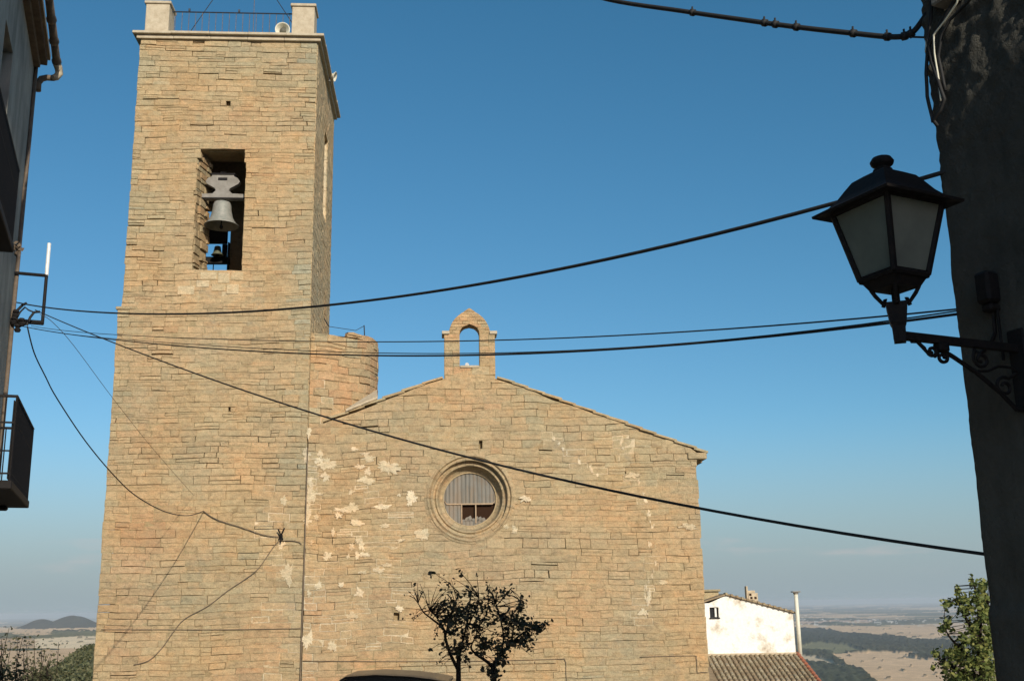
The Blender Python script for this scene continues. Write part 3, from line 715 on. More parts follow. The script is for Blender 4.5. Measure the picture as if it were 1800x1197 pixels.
for s_ in (-.09, -.03, .03, .09): mb.tube([o + U * s_ - Z * .1, o + U * s_ + Z * .02], .014, 6)
mb.build('iron_strap', M['iron'], tb)
ws = fp(bu + .55, bz + .5, -.5)
c2 = facp(382, 449, -4.3)
t2 = bell('bell', 'small green bronze bell low at the back of the tower opening against the sky', c2, .21, .33, M['bronze2'])
mb = MB()
def pxbox(x0, x1, y0, y1, bk, th=.12):
    u0, z0_ = fac(x0, y1, bk); u1, z1_ = fac(x1, y0, bk); mb.bbox(P0, U, N, Z, u0, u1, bk - th / 2, bk + th / 2, z0_, z1_, .01)
pxbox(360, 400, 400, 427, 4.35, .3); pxbox(360, 404, 453, 464, 4.6, .2); pxbox(399, 404, 427, 476, 4.3, .15); pxbox(356, 364, 392, 476, 4.0, .2); pxbox(374, 377, 440, 476, 4.8, .08); pxbox(390, 400, 430, 453, 4.75, .08)
mb.build('headstock', M['iron'], t2)

# ------------------------------------------------------------------ loudspeakers, mast
def horn(label, c, ax, r, L):
    ax = ax.normalized(); x = ax.cross(Z).normalized(); y = x.cross(ax).normalized()
    t = thing('horn_loudspeaker', label, 'loudspeaker', c, 'horn loudspeakers on the tower')
    c = Vector(c)
    mb = MB(); mb.lathe(c, x, y, ax, [(.2 * r, -L), (.22 * r, -.8 * L), (.35 * r, -.5 * L), (.62 * r, -.22 * L), (.92 * r, -.02 * L), (1.0 * r, 0), (1.02 * r, .015), (.96 * r, .02), (.86 * r, -.02), (.55 * r, -.25 * L), (.30 * r, -.5 * L), (0, -.55 * L)], 36); mb.build('horn', M['horn'], t, True)
    mb = MB(); mb.lathe(c, x, y, ax, [(0, -.16 * L), (.40 * r, -.2 * L), (.44 * r, -.30 * L), (.2 * r, -.52 * L)], 20); mb.build('horn_throat', M['hornin'], t, True)
    mb = MB(); mb.tube([c - ax * .6 * L - y * .3 * r, c - ax * .6 * L - Z * (r + .04)], .018, 6); mb.bbox(c - ax * .6 * L - Z * (r + .05), x, ax, Z, -.06, .06, -.05, .05, -.02, 0, .004); mb.build('bracket', M['galv'], t)
horn('round cream horn loudspeaker facing the street beside the right parapet pier', fp(-1.14, TTOP + .42, .0), (-N - Z * .15 + U * .05), .235, .42)
hp = sideR(2.6, TTOP + .12, .30)
horn('white horn loudspeaker seen edge-on, fixed to the right side of the tower cornice', hp, (U * .8 - N * .1 - Z * .25), .17, .30)
mt = fp(-2.6, TTOP + .2, -2.9)
t = thing('antenna_mast', 'thin metal mast with guy wires rising behind the tower railing', 'mast', mt)
mb = MB(); mb.tube([mt, mt + Z * 4.2], .011, 6); mb.build('pole', M['rust'], t)
top = ray(432, -82) * mt.y
for q in (fp(-4.35, TTOP + .2, -.45), fp(-.86, TTOP + .9, -.6)):
    mb = MB(); mb.tube([q, top], .013, 5); mb.build('guy_wire', M['cable'], t)

# ------------------------------------------------------------------ right house (dark, rough rendered)
WA = R(25.0)
WD = Vector((math.sin(WA), -math.cos(WA), 0))          # along the wall, towards and past the viewer
WN = Vector((-math.cos(WA), -math.sin(WA), 0))         # outward, across the street
WC = Vector((1.89, 4.53, 0))
rh = thing('house', 'dark rough rendered house corner at the right edge carrying the wall lantern', 'house', WC + Vector((0, 0, -2.4)))
mb = MB(); HT = 6.4
ss = [0.0] + [.015 * 1.0 * i for i in range(1, 90)] + frange(1.36, 14, .25); zz = frange(-2.5, -.6, .12) + frange(-.6, 3.6, .02)[1:] + frange(3.6, HT, .12)[1:]
grid = []
for z in zz:
    row = []
    for s_ in ss:
        up = clampf((z - 1.55) / .8, 0, 1)
        a = mnoise.noise(Vector((s_ * 2.2, z * 2.2, 3))) * .012 + mnoise.noise(Vector((s_ * 7, z * 7, 8))) * .008
        # lumpy trowelled plaster high on the corner
        r1 = mnoise.noise(Vector((s_ * 9 + z * 5, z * 16 - s_ * 9, 1))); r2 = mnoise.noise(Vector((s_ * 26, z * 30, 5))); r3 = mnoise.noise(Vector((s_ * 60, z * 60, 9)))
        a += up * (.020 * r1 + .010 * r2 + .005 * r3) + (1 - up) * (.003 * r2 + .0015 * r3)
        a += -.014 * math.exp(-(s_ / .02) ** 1.0) if s_ < .3 else 0
        if z < -.02: a += .02 * clampf((-.02 - z) / .05, 0, 1)
        row.append(mb.vert(WC + WD * s_ + WN * a + Z * z))
    grid.append(row)
for j in range(len(zz) - 1):
    for i in range(len(ss) - 1): mb.face([grid[j][i], grid[j][i + 1], grid[j + 1][i + 1], grid[j + 1][i]])
# far side and body
for j in range(len(zz) - 1):
    a, b = grid[j][0], grid[j + 1][0]; c = mb.vert(WC - WN * 4.4 + Z * zz[j + 1]); d_ = mb.vert(WC - WN * 4.4 + Z * zz[j]); mb.face([a, b, c, d_])
wall = mb.build('wall', M['rrender'], rh, True)
mb = MB(); mb.box(WC, WD, -WN, Z, .1, 14, .1, 4.4, -2.4, HT - .02); mb.box(WC, WD, -WN, Z, 11, 17.5, -1.35, 8, -2.4, 6.85); mb.build('body_and_shade_block', M['rrender'], rh)  # house body, plus an unseen block added to shade lantern and wall
mb = MB(); mb.box(WC, WD, -WN, Z, .05, 10.9, .02, 4.45, HT, HT + .14); mb.build('roof', M['tiles'], rh)
# junction box with its small pipes
def wp(s_, z, d=0.): return WC + WD * s_ + WN * d + Z * z
def wallpt(px, py, d=0.):
    r_ = ray(px, py); return r_ * ((WC + WN * d).dot(WN) / r_.dot(WN))
def wsz(px, py, d=0.):
    p = wallpt(px, py, d) - WC; return p.dot(WD), p.z
s0, z1 = wsz(1722, 484, .03); s1, z0 = wsz(1754, 530, .03)
jb = thing('junction_box', 'small dark electrical junction box on the right wall behind the lantern', 'box', wp((s0 + s1) / 2, z0))
mb = MB(); mb.bbox(WC, WD, WN, Z, s0, s1, .0, .075, z0, z1, .012); mb.bbox(WC, WD, WN, Z, s0 + .01, s1 - .01, .0, .06, z0 - .035, z0 - .002, .008); mb.build('box_body', M['iron'], jb)
mb = MB(); sm = (s0 + s1) / 2
mb.tube([wp(sm, z0 - .03, .02), wp(sm - .005, z0 - .12, .02), wp(sm - .03, z0 - .16, .02), wp(sm - .09, z0 - .19, .02), wp(sm - .12, z0 - .17, .02)], .008, 6); mb.tube([wp(sm + .02, z0 - .02, .02), wp(sm + .02, z0 - .24, .02)], .006, 6); mb.build('conduit', M['iron'], jb)
# bundle of service cables clamped to the top corner
cb = thing('service_cables', 'bundle of black and pale cables clipped down the top corner of the dark wall', 'cables', wallpt(1650, 210))
def wallcable(name, pts, r, mat, d=.03):
    mb = MB(); P_ = [wallpt(x, y, dd if dd is not None else d) for x, y, dd in pts]
    Q = []
    for a, b in zip(P_, P_[1:]):
        for k_ in range(5): Q.append(a.lerp(b, k_ / 5) + WN * .004 * mnoise.noise(a.lerp(b, k_ / 5) * 9))
    Q.append(P_[-1]); mb.tube(Q, r, 7); return mb.build(name, mat, cb, True)
wallcable('black_cable', [(1640, -40, .05), (1636, 30, .05), (1630, 70, .05), (1638, 110, .05), (1652, 150, .05), (1660, 175, .045), (1652, 195, .045), (1640, 212, .045), (1648, 222, .02)], .008, M['cable'])
wallcable('black_cable', [(1700, -30, .06), (1672, 10, .05), (1648, 50, .05), (1630, 85, .05), (1628, 130, .045), (1630, 170, .045), (1640, 215, .04)], .008, M['cable'])
wallcable('black_cable', [(1730, -25, .06), (1695, 10, .05), (1670, 35, .05), (1655, 62, .05), (1650, 100, .04), (1662, 160, .04)], .007, M['cable'])
wallcable('pale_cable', [(1690, -30, .07), (1682, 5, .06), (1660, 38, .055), (1641, 62, .055), (1643, 95, .05), (1650, 140, .05), (1654, 178, .05)], .0042, M['horn'])
wallcable('pale_cable', [(1628, 72, .05), (1627, 92, .05)], .0042, M['horn'])
mb = MB(); p = wallpt(1662, 8, .03); mb.bbox(p, WD, WN, Z, -.03, .07, -.03, .06, -.01, .16, .008); mb.build('cable_clamp', M['yoke'], cb)

# ------------------------------------------------------------------ lantern on its scrolled bracket
LX = Vector((1.455, 4.0, 0))              # lantern axis
lz = lambda py, px=1575: ray(px, py).z * 4.0
zb, zn, zg0, zg1 = lz(593), 1.085, 1.185, 1.465
lo = LX + Z * lz(600)
lamp = thing('street_lantern', 'black four sided street lantern on a scrolled iron bracket fixed to the right wall', 'street lamp', lo)
# body axes: square turned so that one corner post faces the viewer
la = R(27); ex = Vector((math.cos(la), math.sin(la), 0)); ey = Vector((-math.sin(la), math.cos(la), 0))
hg1, hg0, hr_ = .142, .086, .197
def sq(h, z): return [LX + ex * (a * h) + ey * (b * h) + Z * z for a, b in ((-1, -1), (1, -1), (1, 1), (-1, 1))]
mb = MB()
T, B = sq(hg1, zg1), sq(hg0, zg0)
for i in range(4):
    mb.tube([B[i], T[i]], .0125, 6); j = (i + 1) % 4
    mb.tube([T[i], T[j]], .012, 6); mb.tube([B[i], B[j]], .013, 6)
bt = sq(hg0 + .010, zg0 + .012); bb = sq(hg0 - .022, zg0 - .045)
for i in range(4):
    j = (i + 1) % 4; mb.quad(bb[i], bb[j], bt[j], bt[i]); 
mb.face([mb.vert(q) for q in bb])
mb.build('lantern_frame', M['iron'], lamp)
for i in range(4):
    j = (i + 1) % 4; c_ = (T[i] + T[j] + B[i] + B[j]) / 4; inn = (LX + Z * c_.z - c_).normalized() * .004
    mb = MB(); q = [B[i] + inn, B[j] + inn, T[j] + inn, T[i] + inn]; q2 = [p_ + inn for p_ in q]
    mb.hexa([q[0], q[1], q2[1], q2[0], q[3], q[2], q2[2], q2[3]]); mb.build('glass_pane', M['frost'], lamp)
# roof: flat brim, curved pyramid, knob
mb = MB(); prof = [(hr_, zg1 - .008), (hr_ + .002, zg1 + .002), (.152, zg1 + .028), (.128, zg1 + .055), (.106, zg1 + .09), (.084, zg1 + .122), (.052, zg1 + .142), (.028, zg1 + .152), (.024, zg1 + .165)]
hT = [(h, z) for h, z in prof]; rings = [[mb.vert(p_) for p_ in sq(h, z)] for h, z in hT]
for a, b in zip(rings, rings[1:]):
    for i in range(4): mb.face([a[i], a[(i + 1) % 4], b[(i + 1) % 4], b[i]])
under = [mb.vert(p_) for p_ in sq(.03, zg1 + .012)]
for i in range(4): mb.face([rings[0][i], under[i], under[(i + 1) % 4], rings[0][(i + 1) % 4]])
mb.lathe(LX + Z * (zg1 + .158), ex, ey, Z, [(.030, -.01), (.028, .010), (.042, .022), (.046, .034), (.036, .050), (.012, .060), (0, .061)], 20)
mb.build('lantern_roof', M['iron'], lamp)
mb = MB()
mb.tube([LX + Z * (zg0 + .02), LX + Z * (zb - .01)], .016, 8)
for i in range(4):
    q = bb[i]; dr = (q - LX); dr.z = 0; dr.normalize(); rr_ = (Vector((q.x, q.y, 0)) - Vector((LX.x, LX.y, 0))).length
    mb.tube([LX + dr * (rr_ - .004) + Z * (q.z + .005), LX + dr * (rr_ * .80) + Z * (q.z - .02), LX + dr * (rr_ * .55) + Z * (q.z - .05), LX + dr * (rr_ * .42) + Z * (zn + .02), LX + dr * .048 + Z * (zn - .01)], .0085, 6)
mb.lathe(LX, ex, ey, Z, [(0, zn + .002), (.054, zn), (.052, zn - .02), (.042, zn - .075), (.034, zn - .09), (.030, zb - .02), (0, zb - .022)], 4)
mb.build('lantern_cradle', M['iron'], lamp)
# bracket arm, brace and scrolls
A0 = LX + Z * (lz(590, 1590)); AD = -WN
La = (WC - A0).dot(-WN) / 1.0
Lw = (A0 - WC).dot(WN)                       # distance of the lantern from the wall
mb = MB()
mb.box(A0, AD, Z, WD, -.02, Lw, -.014, .016, -.013, .013)
bp = A0 + AD * Lw
mb.bbox(bp, AD, WD, Z, -.012, .01, -.04, .04, -.25, .08, .006)
def arm(pts, r=.008):
    mb.tube([A0 + AD * a + Z * (b * .80) for a, b in pts], r, 6)
arm([(.20, -.045), (.26, -.075), (Lw * .6, -.14), (Lw * .8, -.235), (Lw - .05, -.31), (Lw - .01, -.31)], .009)
def scroll(cx, cz, r0, a0, turns, sgn=1, lead=None, r=.007):
    pts = list(lead or [])
    n = int(18 * turns)
    for i in range(n + 1):
        a = a0 + sgn * 2 * math.pi * turns * i / n; rr2 = r0 * (1 - .72 * i / n); pts.append((cx + rr2 * math.cos(a), cz + rr2 * math.sin(a)))
    arm(pts, r)
mb.bbox(A0, AD, WD, Z, .18, .23, -.02, .02, -.045, -.012, .004)
arm([(.055, -.022), (.085, -.02), (.12, -.05)], .007)
scroll(.155, -.058, .026, R(200), 1.2, 1, [(.085, -.02), (.11, -.045)]); scroll(.205, -.085, .030, R(90), 1.3, -1, [(.165, -.085), (.19, -.055)])
scroll(Lw * .66, -.075, .042, R(160), 1.3, 1, [(Lw * .66 - .03, -.02)]); scroll(Lw - .10, -.20, .05, R(60), 1.3, 1, [(Lw - .03, -.13)])
arm([(Lw * .62, -.135), (Lw * .7, -.13), (Lw * .8, -.10), (Lw - .05, -.10), (Lw - .02, -.12)], .006)
mb.build('bracket', M['iron'], lamp)

# ------------------------------------------------------------------ left house
LA = R(19.2); HD = Vector((math.sin(LA), -math.cos(LA), 0)); HN = Vector((math.cos(LA), math.sin(LA), 0))
HC = Vector((-.473 * 17.1, 17.1, 0))
lh = thing('house', 'grey rendered house at the left edge with two balconies and a clay gutter', 'house', HC + Vector((0, 0, -2.5)))
def hp_(s_, z, d=0.): return HC + HD * s_ + HN * d + Z * z
def hs_(px, py, d=0.):
    r_ = ray(px, py); p = r_ * ((HC + HN * d).dot(HN) / r_.dot(HN)); q = p - HC; return q.dot(HD), p.z
EZ = 9.14
ws0, wz1 = hs_(17, 150); ws1 = ws0 + 1.0; wz1 = 7.9; wz0 = 6.7
mb = MB()
def hw_iv(z, zt):
    if z >= wz0 - 1e-6 and zt <= wz1 + 1e-6: return [(0, 0, ws0, ws0), (ws1, ws1, 17, 17)]
    return [(0, 0, 17, 17)]
for z, zt in zip([-2.5, wz0, wz1], [wz0, wz1, EZ]):
    for a0, a1, b0, b1 in hw_iv(z, zt):
        mb.box(HC, HD, -HN, Z, a0, b0, 0, .4, z, zt)
mb.box(HC, HD, -HN, Z, 0, 17, .45, 9, -2.5, EZ - .01)
mb.build('wall', M['lrender'], lh)
mb = MB(); mb.box(HC, HD, -HN, Z, ws0, ws1, .16, .18, wz0, wz1); wdw = mb.build('window', M['glassdark'], lh)
mb = MB(); mb.bbox(HC, HD, HN, Z, .0, 17.2, -.5, .20, EZ + .003, EZ + .10, .01); mb.bbox(HC, HD, HN, Z, .1, 17, -.1, .10, EZ - .10, EZ, .01); mb.build('eave', M['eave'], lh)
mb = MB(); mb.hexa([hp_(.0, EZ + .11, .24), hp_(17.2, EZ + .11, .24), hp_(17.2, EZ + .11, -9), hp_(.0, EZ + .11, -9), hp_(.0, EZ + .20, .24), hp_(17.2, EZ + .20, .24), hp_(17.2, EZ + 2.6, -9), hp_(.0, EZ + 2.6, -9)]); mb.build('roof', M['tiles'], lh)
mb = MB(); rnd = random.Random(3)
gz = 9.19
for i in range(22):       # clay gutter pieces, each socketed into the next
    s_ = .1 + i * .72; mb.tube([hp_(s_ + .76, gz + .008, .35), hp_(s_ + .1, gz, .35), hp_(s_ + .06, gz, .35), hp_(s_, gz, .35)], [.062, .066, .080, .080], 10)
gutter = mb.build('gutter', M['clay'], lh, True)
mb = MB(); mb.tube([hp_(.12, gz - .02, .35), at(103, 121, 17.25), at(104, 130, 17.25), at(99, 136, 17.25), at(92, 138, 17.25)], [.07, .068, .066, .062, .055], 10); mb.build('sun_pale_elbow', M['cap'], gutter, True)  # pale stone colour paints in the sunlight on the elbow
mb = MB(); mb.tube([at(94, 138, 17.25), at(82, 137, 17.25), at(73, 139, 17.22), at(67, 146, 17.2), at(66, 160, 17.2)], [.050, .052, .056, .058, .060], 10); mb.build('downpipe', M['clay'], gutter, True)
mb = MB(); mb.tube([hp_(.04, EZ, .03), hp_(.04, -2.4, .03)], .035, 8); mb.build('corner_pipe', M['clay'], lh, True)
def balcony(s0, s1, zf, zt, dep, label, solid=True):
    t = MB(); t.bbox(HC, HD, HN, Z, s0 - .02, s1 + .02, .0, dep + .03, zf - .10, zf, .01)
    t.bbox(HC, HD, HN, Z, s0 + .2, s0 + .35, .0, dep * .7, zf - .16, zf - .103, .02); t.bbox(HC, HD, HN, Z, s1 - .35, s1 - .2, .0, dep * .7, zf - .16, zf - .103, .02)
    b = t.build('balcony', M['iron'], lh); b['label'] = label
    m = MB()
    for z in (zt, (zt + zf) / 2 + .18, zf + .08):
        m.tube([hp_(s0, z, 0), hp_(s0, z, dep), hp_(s1, z, dep), hp_(s1, z, 0)], .013 if z < zt else .02, 6)
    n = int((s1 - s0) / .06)
    for i in range(n + 1): s_ = s0 + (s1 - s0) * i / n; m.tube([hp_(s_, zf, dep), hp_(s_, zt, dep)], .0135, 5)
    for s_ in (s0, s1):
        for i in range(3): d = dep * (i + .5) / 3; m.tube([hp_(s_, zf, d), hp_(s_, zt, d)], .009, 5)
    m.build('balustrade', M['iron'], b)
    return b
# lower balcony: front runs between the two measured ends
P1, P2 = ray(30, 697) * 12.6, ray(58, 752) * 12.6 * 1.185
s_a = (P2 - HC).dot(HD); s_b = (P1 - HC).dot(HD); dep = (P1 - HC).dot(HN)
lowb = balcony(s_a, s_b, 1.50, 2.48, dep, 'lower balcony with a closely barred black iron front')
mb = MB(); mb.bbox(HC, HD, HN, Z, s_a + .03, s_b - .03, dep - .035, dep - .02, 1.52, 2.44, .004); mb.build('screen', M['iron'], lowb)
P1 = ray(37, 302) * 12.9; s_a = (P1 - HC).dot(HD); dep2 = .42
upb = balcony(s_a, s_a + 3.2, 4.45, 5.42, dep2, 'upper balcony with a black iron railing')
mb = MB(); mb.bbox(HC, HD, HN, Z, s_a + .03, s_a + 3.1, dep2 - .035, dep2 - .02, 4.5, 5.38, .004); mb.build('screen', M['iron'], upb)
mb = MB(); c = hp_(s_a - .05, 4.42, dep2 + .04)
rnd = random.Random(8)
for i in range(26):
    p = c + Vector((rnd.gauss(0, .03), rnd.gauss(0, .03), rnd.gauss(0, .03))); a = Vector((rnd.gauss(0, 1), rnd.gauss(0, 1), rnd.gauss(0, 1))).normalized() * .035; b = a.cross(Vector((rnd.gauss(0, 1), 1, 0))).normalized() * .03
    mb.quad(p - a, p - b, p + a, p + b, (rnd.random(), .5, 0))
tag(mb.build('dried_plant', M['eave'], None), 'small dried plant tuft hanging at the end of the upper left balcony', 'plant')
# bracket that carries the cables
pb = thing('cable_bracket', 'tall thin cable pole standing off the left house corner, its top coloured white for sunlight', 'pole', at(83, 485, 17.2))
pt, pm, pl = at(86, 428, 17.2), at(81, 485, 17.2), at(75, 570, 17.2)
mb = MB(); ax_ = Vector((pl.x + .0, pl.y, 0)); px_ = (pt.x + pl.x) / 2; pv = Vector((px_, 17.2, 0))
mb.tube([pv + Z * pl.z, pv + Z * pm.z], .028, 8); mb.build('lower_pole', M['iron'], pb)
mb = MB(); mb.tube([pv + Z * (pm.z + .002), pv + Z * pt.z], .030, 8); mb.build('sun_white_pole', M['white_and_pole_sun'], pb)  # same pole: white paints its sunlit top, black its shaded lower part
mb = MB()
for z in (pm.z, pl.z + .02): mb = MB(); mb.tube([hp_(.1, z, -.05), Vector((pv.x + .02, pv.y, z))], .028 if z > 5 else .04, 6); mb.build('cross_arm', M['iron'], pb)
mb = MB(); bk0 = hp_(.02, at(40, 570, 17.1).z, .0)
for (x, y) in ((28, 551), (38, 566), (31, 576), (25, 563)):
    p = at(x, y, 17.0); mb.lathe(p, Vector((1, 0, 0)), Vector((0, 1, 0)), Z, [(0, .07), (.04, .06), (.055, .02), (.03, 0), (.055, -.03), (.04, -.07), (0, -.08)], 10)
mb.tube([at(15, 565, 17.1), at(30, 562, 17.0), at(45, 570, 17.0)], .03, 6)
mb.build('insulator', M['iron'], pb)
def looptube(pts, r, Y=17.0):
    mb = MB(); P_ = [at(x, y, Y) for x, y in pts]; mb.tube(P_, r, 6); return mb
looptube([(22, 553), (30, 546), (40, 536), (47, 533)], .022).build('jumper_wire', M['cable'], pb)
looptube([(47, 572), (53, 558), (60, 549), (70, 548)], .02).build('jumper_wire', M['cable'], pb)
looptube([(30, 558), (36, 548), (44, 540), (50, 545), (62, 550)], .014).build('jumper_wire', M['cable'], pb)

# ------------------------------------------------------------------ overhead cables: each hangs in the vertical plane between its two anchors
def smooth(P_, k=6):
    Q = []
    for i in range(len(P_) - 1):
        p0, p1, p2, p3 = P_[max(i - 1, 0)], P_[i], P_[i + 1], P_[min(i + 2, len(P_) - 1)]
        for j in range(k):
            t = j / k; Q.append(.5 * ((2 * p1) + (p2 - p0) * t + (2 * p0 - 5 * p1 + 4 * p2 - p3) * t * t + (3 * p1 - p0 - 3 * p2 + p3) * t ** 3))
    Q.append(P_[-1]); return Q
def cable(label, A, B, pts, r, mat='cable', clamps=(), extra=None, fit=None):
    A, B = Vector(A), Vector(B); d = B - A; n = Vector((d.y, -d.x, 0)).normalized(); P_ = []
    for x, y in pts:
        q = ray(x, y); P_.append(q * (n.dot(A) / n.dot(q)))
    if fit:      # let gravity smooth the measured line: polynomial along the span
        h = Vector((d.x, d.y, 0)).normalized(); s_ = np.array([(p - A).dot(h) for p in P_]); z_ = np.array([p.z for p in P_]); c = np.polyfit(s_, z_, fit)
        P_ = [A + h * v + Z * (float(np.polyval(c, v)) - A.z) for v in np.linspace(s_.min(), s_.max(), 60)]
        Q = P_
    else: Q = smooth(P_)
    if extra: Q = Q + [Vector(e_) for e_ in extra]
    mb = MB(); mb.tube(Q, r, 7)
    for i in clamps:
        k_ = int(i * (len(Q) - 2)); p = Q[k_]; t_ = (Q[k_ + 1] - Q[k_]).normalized(); mb.tube([p - t_ * .012, p + t_ * .012], r * 1.5, 7); mb.tube([p, p + Z * r * 2.6], r * .4, 5)
    o = mb.build('overhead_cable', M[mat], None, True); tag(o, label, 'cable', 'overhead cables across the street'); return o
LC = at(34, 545, 17.05); RC = Vector((1.86, 4.6, 0))
cable('thick black cable sagging from left bracket past the tower to behind the lantern', LC, (1.87, 4.56, 0),
      [(28, 529), (45, 538), (100, 543), (208, 549), (300, 551), (400, 550), (560, 541), (800, 509), (1000, 467), (1200, 421), (1350, 388), (1480, 355), (1560, 331), (1648, 308), (1672, 301)], .0105, fit=4)
cable('thin upper wire stretched nearly level across the bell gable', at(55, 572, 17.05), RC, [(55, 573), (130, 582), (200, 589), (400, 597), (780, 598), (1100, 591), (1400, 570), (1540, 558), (1676, 543), (1705, 540)], .0042, fit=4)
cable('lower level wire crossing just under the bell gable arch', at(40, 575, 17.05), RC, [(40, 574), (100, 583), (208, 600), (400, 613), (650, 625), (780, 625), (1000, 618), (1200, 606), (1400, 588), (1555, 568), (1676, 552), (1705, 549)], .0065, fit=4)
cable('short thin wire just below the upper wire near the lantern', at(40, 575, 17.05), (1.86, 4.65, 0), [(60, 577), (208, 596), (400, 609), (780, 622), (1200, 603), (1400, 584), (1555, 565), (1676, 547), (1700, 545)], .0035, fit=4)
cable('black cable slanting down from the left bracket across the round window to the right', LC, (1.90, 4.62, 0),
      [(62, 545), (100, 562), (200, 601), (350, 662), (560, 728), (800, 795), (1000, 842), (1240, 903), (1480, 940), (1600, 956), (1732, 971), (1765, 975)], .0075, fit=4)
cable('thick bundled cable with clamps crossing the top right sky', (-7.0, 14.5, 0), (1.84, 4.6, 0), [(900, -62), (985, -28), (1070, 0), (1200, 20), (1290, 33), (1400, 48), (1500, 59), (1560, 65), (1590, 64), (1606, 56), (1622, 36), (1640, 8)], .0135, clamps=(.30, .425, .44, .47, .56, .66, .74, .80))
cable('short thin steel wire tying the clamped cable to the right wall', (-7.0, 14.5, 0), (1.84, 4.6, 0), [(1585, 65), (1650, 67)], .005)
# wire that drops onto the tower
J = facp(358, 898, .06)
drop = [(48, 574), (60, 620), (80, 662), (100, 700), (150, 775), (200, 835), (240, 872), (290, 899), (330, 906), (358, 898)]
A_ = at(48, 574, 17.0); d = J - A_; n = Vector((d.y, -d.x, 0)).normalized(); P_ = [ray(x, y) * (n.dot(A_) / n.dot(ray(x, y))) for x, y in drop]
mb = MB(); mb.tube(smooth(P_), .012, 6); tag(mb.build('drop_wire', M['cable'], None, True), 'slack wire looping from the left bracket down onto the tower face', 'wire', 'wires fixed to the tower')
A_ = at(88, 560, 17.1); J2 = facp(340, 870, .06); d = J2 - A_; n = Vector((d.y, -d.x, 0)).normalized()
P_ = [ray(x, y) * (n.dot(A_) / n.dot(ray(x, y))) for x, y in ((70, 552), (92, 566), (130, 608), (200, 702), (270, 790), (340, 870))]
mb = MB(); mb.tube(smooth(P_), .005, 5); tag(mb.build('drop_wire', M['cablewall'], None, True), 'hair thin wire slanting from the left bracket to the tower', 'wire', 'wires fixed to the tower')
def wallwire(label, pts, r, d=.035, mat='cablewall'):
    P_ = [facp(x, y, d) for x, y in pts]; mb = MB(); mb.tube(smooth(P_, 4), r, 6)
    return tag(mb.build('wall_wire', M[mat], None, True), label, 'wire', 'wires fixed to the church walls')
wallwire('brown wire crossing the tower from the slack loop to the small forked bracket', [(358, 898), (372, 908), (390, 916), (420, 925), (440, 932), (465, 940), (490, 943)], .013, .05)
wallwire('brown wire drooping from the small tower bracket towards the lower left', [(493, 948), (480, 962), (455, 998), (430, 1018), (400, 1038), (365, 1065), (325, 1087), (305, 1110), (285, 1138), (262, 1160), (235, 1168)], .012, .04)
wallwire('short brown wire joining the small bracket to the conduit in the corner', [(496, 950), (512, 950), (524, 952), (530, 956)], .010, .04)
wallwire('level thin wire near the foot of the tower', [(178, 1106), (300, 1106), (400, 1106), (528, 1104)], .009, .03)
wallwire('level wire below the facade wall at the door hood', [(532, 1161), (700, 1162), (850, 1161), (975, 1158), (993, 1159), (995, 1182), (996, 1200)], .009, .03)
wallwire('thin wire stepping round the lower right corner of the facade', [(1125, 1154), (1215, 1152), (1224, 1156), (1226, 1180), (1232, 1181), (1244, 1181)], .008, .03)
wb = thing('wire_bracket', 'small black forked wire bracket on the tower near the corner', 'bracket', facp(494, 940, 0))
mb = MB()
for a, b in (((490, 948), (500, 928)), ((497, 948), (489, 930)), ((494, 944), (494, 952))): mb.tube([facp(a[0], a[1], .03), facp(b[0], b[1], .16)], .022, 6)
mb.bbox(facp(494, 943, 0), U, -N, Z, -.05, .05, -.01, .05, -.08, .05, .006); mb.build('fork', M['iron'], wb)
# thin rod on the stair turret
mb = MB(); q = [facp(570, 560, -1.2), facp(578, 574, -1.2), facp(625, 581, -1.5), facp(640, 573, -1.7), facp(641, 586, -1.7)]
mb.tube([q[0], q[1]], .02, 5); mb.tube(q[1:4], .010, 5); mb.tube([q[3] + Z * .02, q[4] - Z * .1], .018, 5)
tag(mb.build('turret_wire', M['cable'], None), 'slack wire on two little posts over the stair turret', 'wire')

# ------------------------------------------------------------------ houses to the right of the church
wh = thing('house', 'whitewashed house with peeling gable wall beyond the right side of the church', 'house', Vector((9.5, 49, -7)))
YW = 48.25; E1 = Vector((1, 0, 0)); E2 = Vector((0, 1, 0)); O0 = Vector((0, YW, 0))
gx0, gz0 = 8.05, -.10; pkx, pkz = 8.98, .29; gx1, gz1 = 11.80, -.50
wx0, wx1, wz0_, wz1_ = 8.24, 8.62, -.62, -.20
mb = MB()
def gtop(x): return gz0 + (pkz - gz0) * (x - gx0) / (pkx - gx0) if x < pkx else pkz + (gz1 - pkz) * (x - pkx) / (gx1 - pkx)
def slab(x0, x1, z0f, z1f, y0=0., y1=.5):
    mb.hexa([Vector((x0, YW + y0, z0f)), Vector((x1, YW + y0, z0f)), Vector((x1, YW + y1, z0f)), Vector((x0, YW + y1, z0f)),
             Vector((x0, YW + y0, z1f(x0))), Vector((x1, YW + y0, z1f(x1))), Vector((x1, YW + y1, z1f(x1))), Vector((x0, YW + y1, z1f(x0)))])
slab(5.0, wx0, -8, lambda x: gtop(x) if x > 7.9 else gz0); slab(wx0, wx1, -8, lambda x: wz0_); slab(wx0, wx1, wz1_, gtop); slab(wx1, pkx, -8, gtop); slab(pkx, gx1, -8, gtop)
mb.box(O0, E1, E2, Z, 5.0, gx1 - .01, .51, 7, -8, -.75)
mb.build('wall', M['whitewash'], wh)
mb = MB(); mb.box(O0, E1, E2, Z, wx0, wx1, .14, .16, wz0_, wz1_); mb.bbox(O0, E1, -E2, Z, wx0 - .02, wx1 + .04, .0, .06, wz0_ - .05, wz0_, .005); wd = mb.build('window', M['glassdark'], wh)
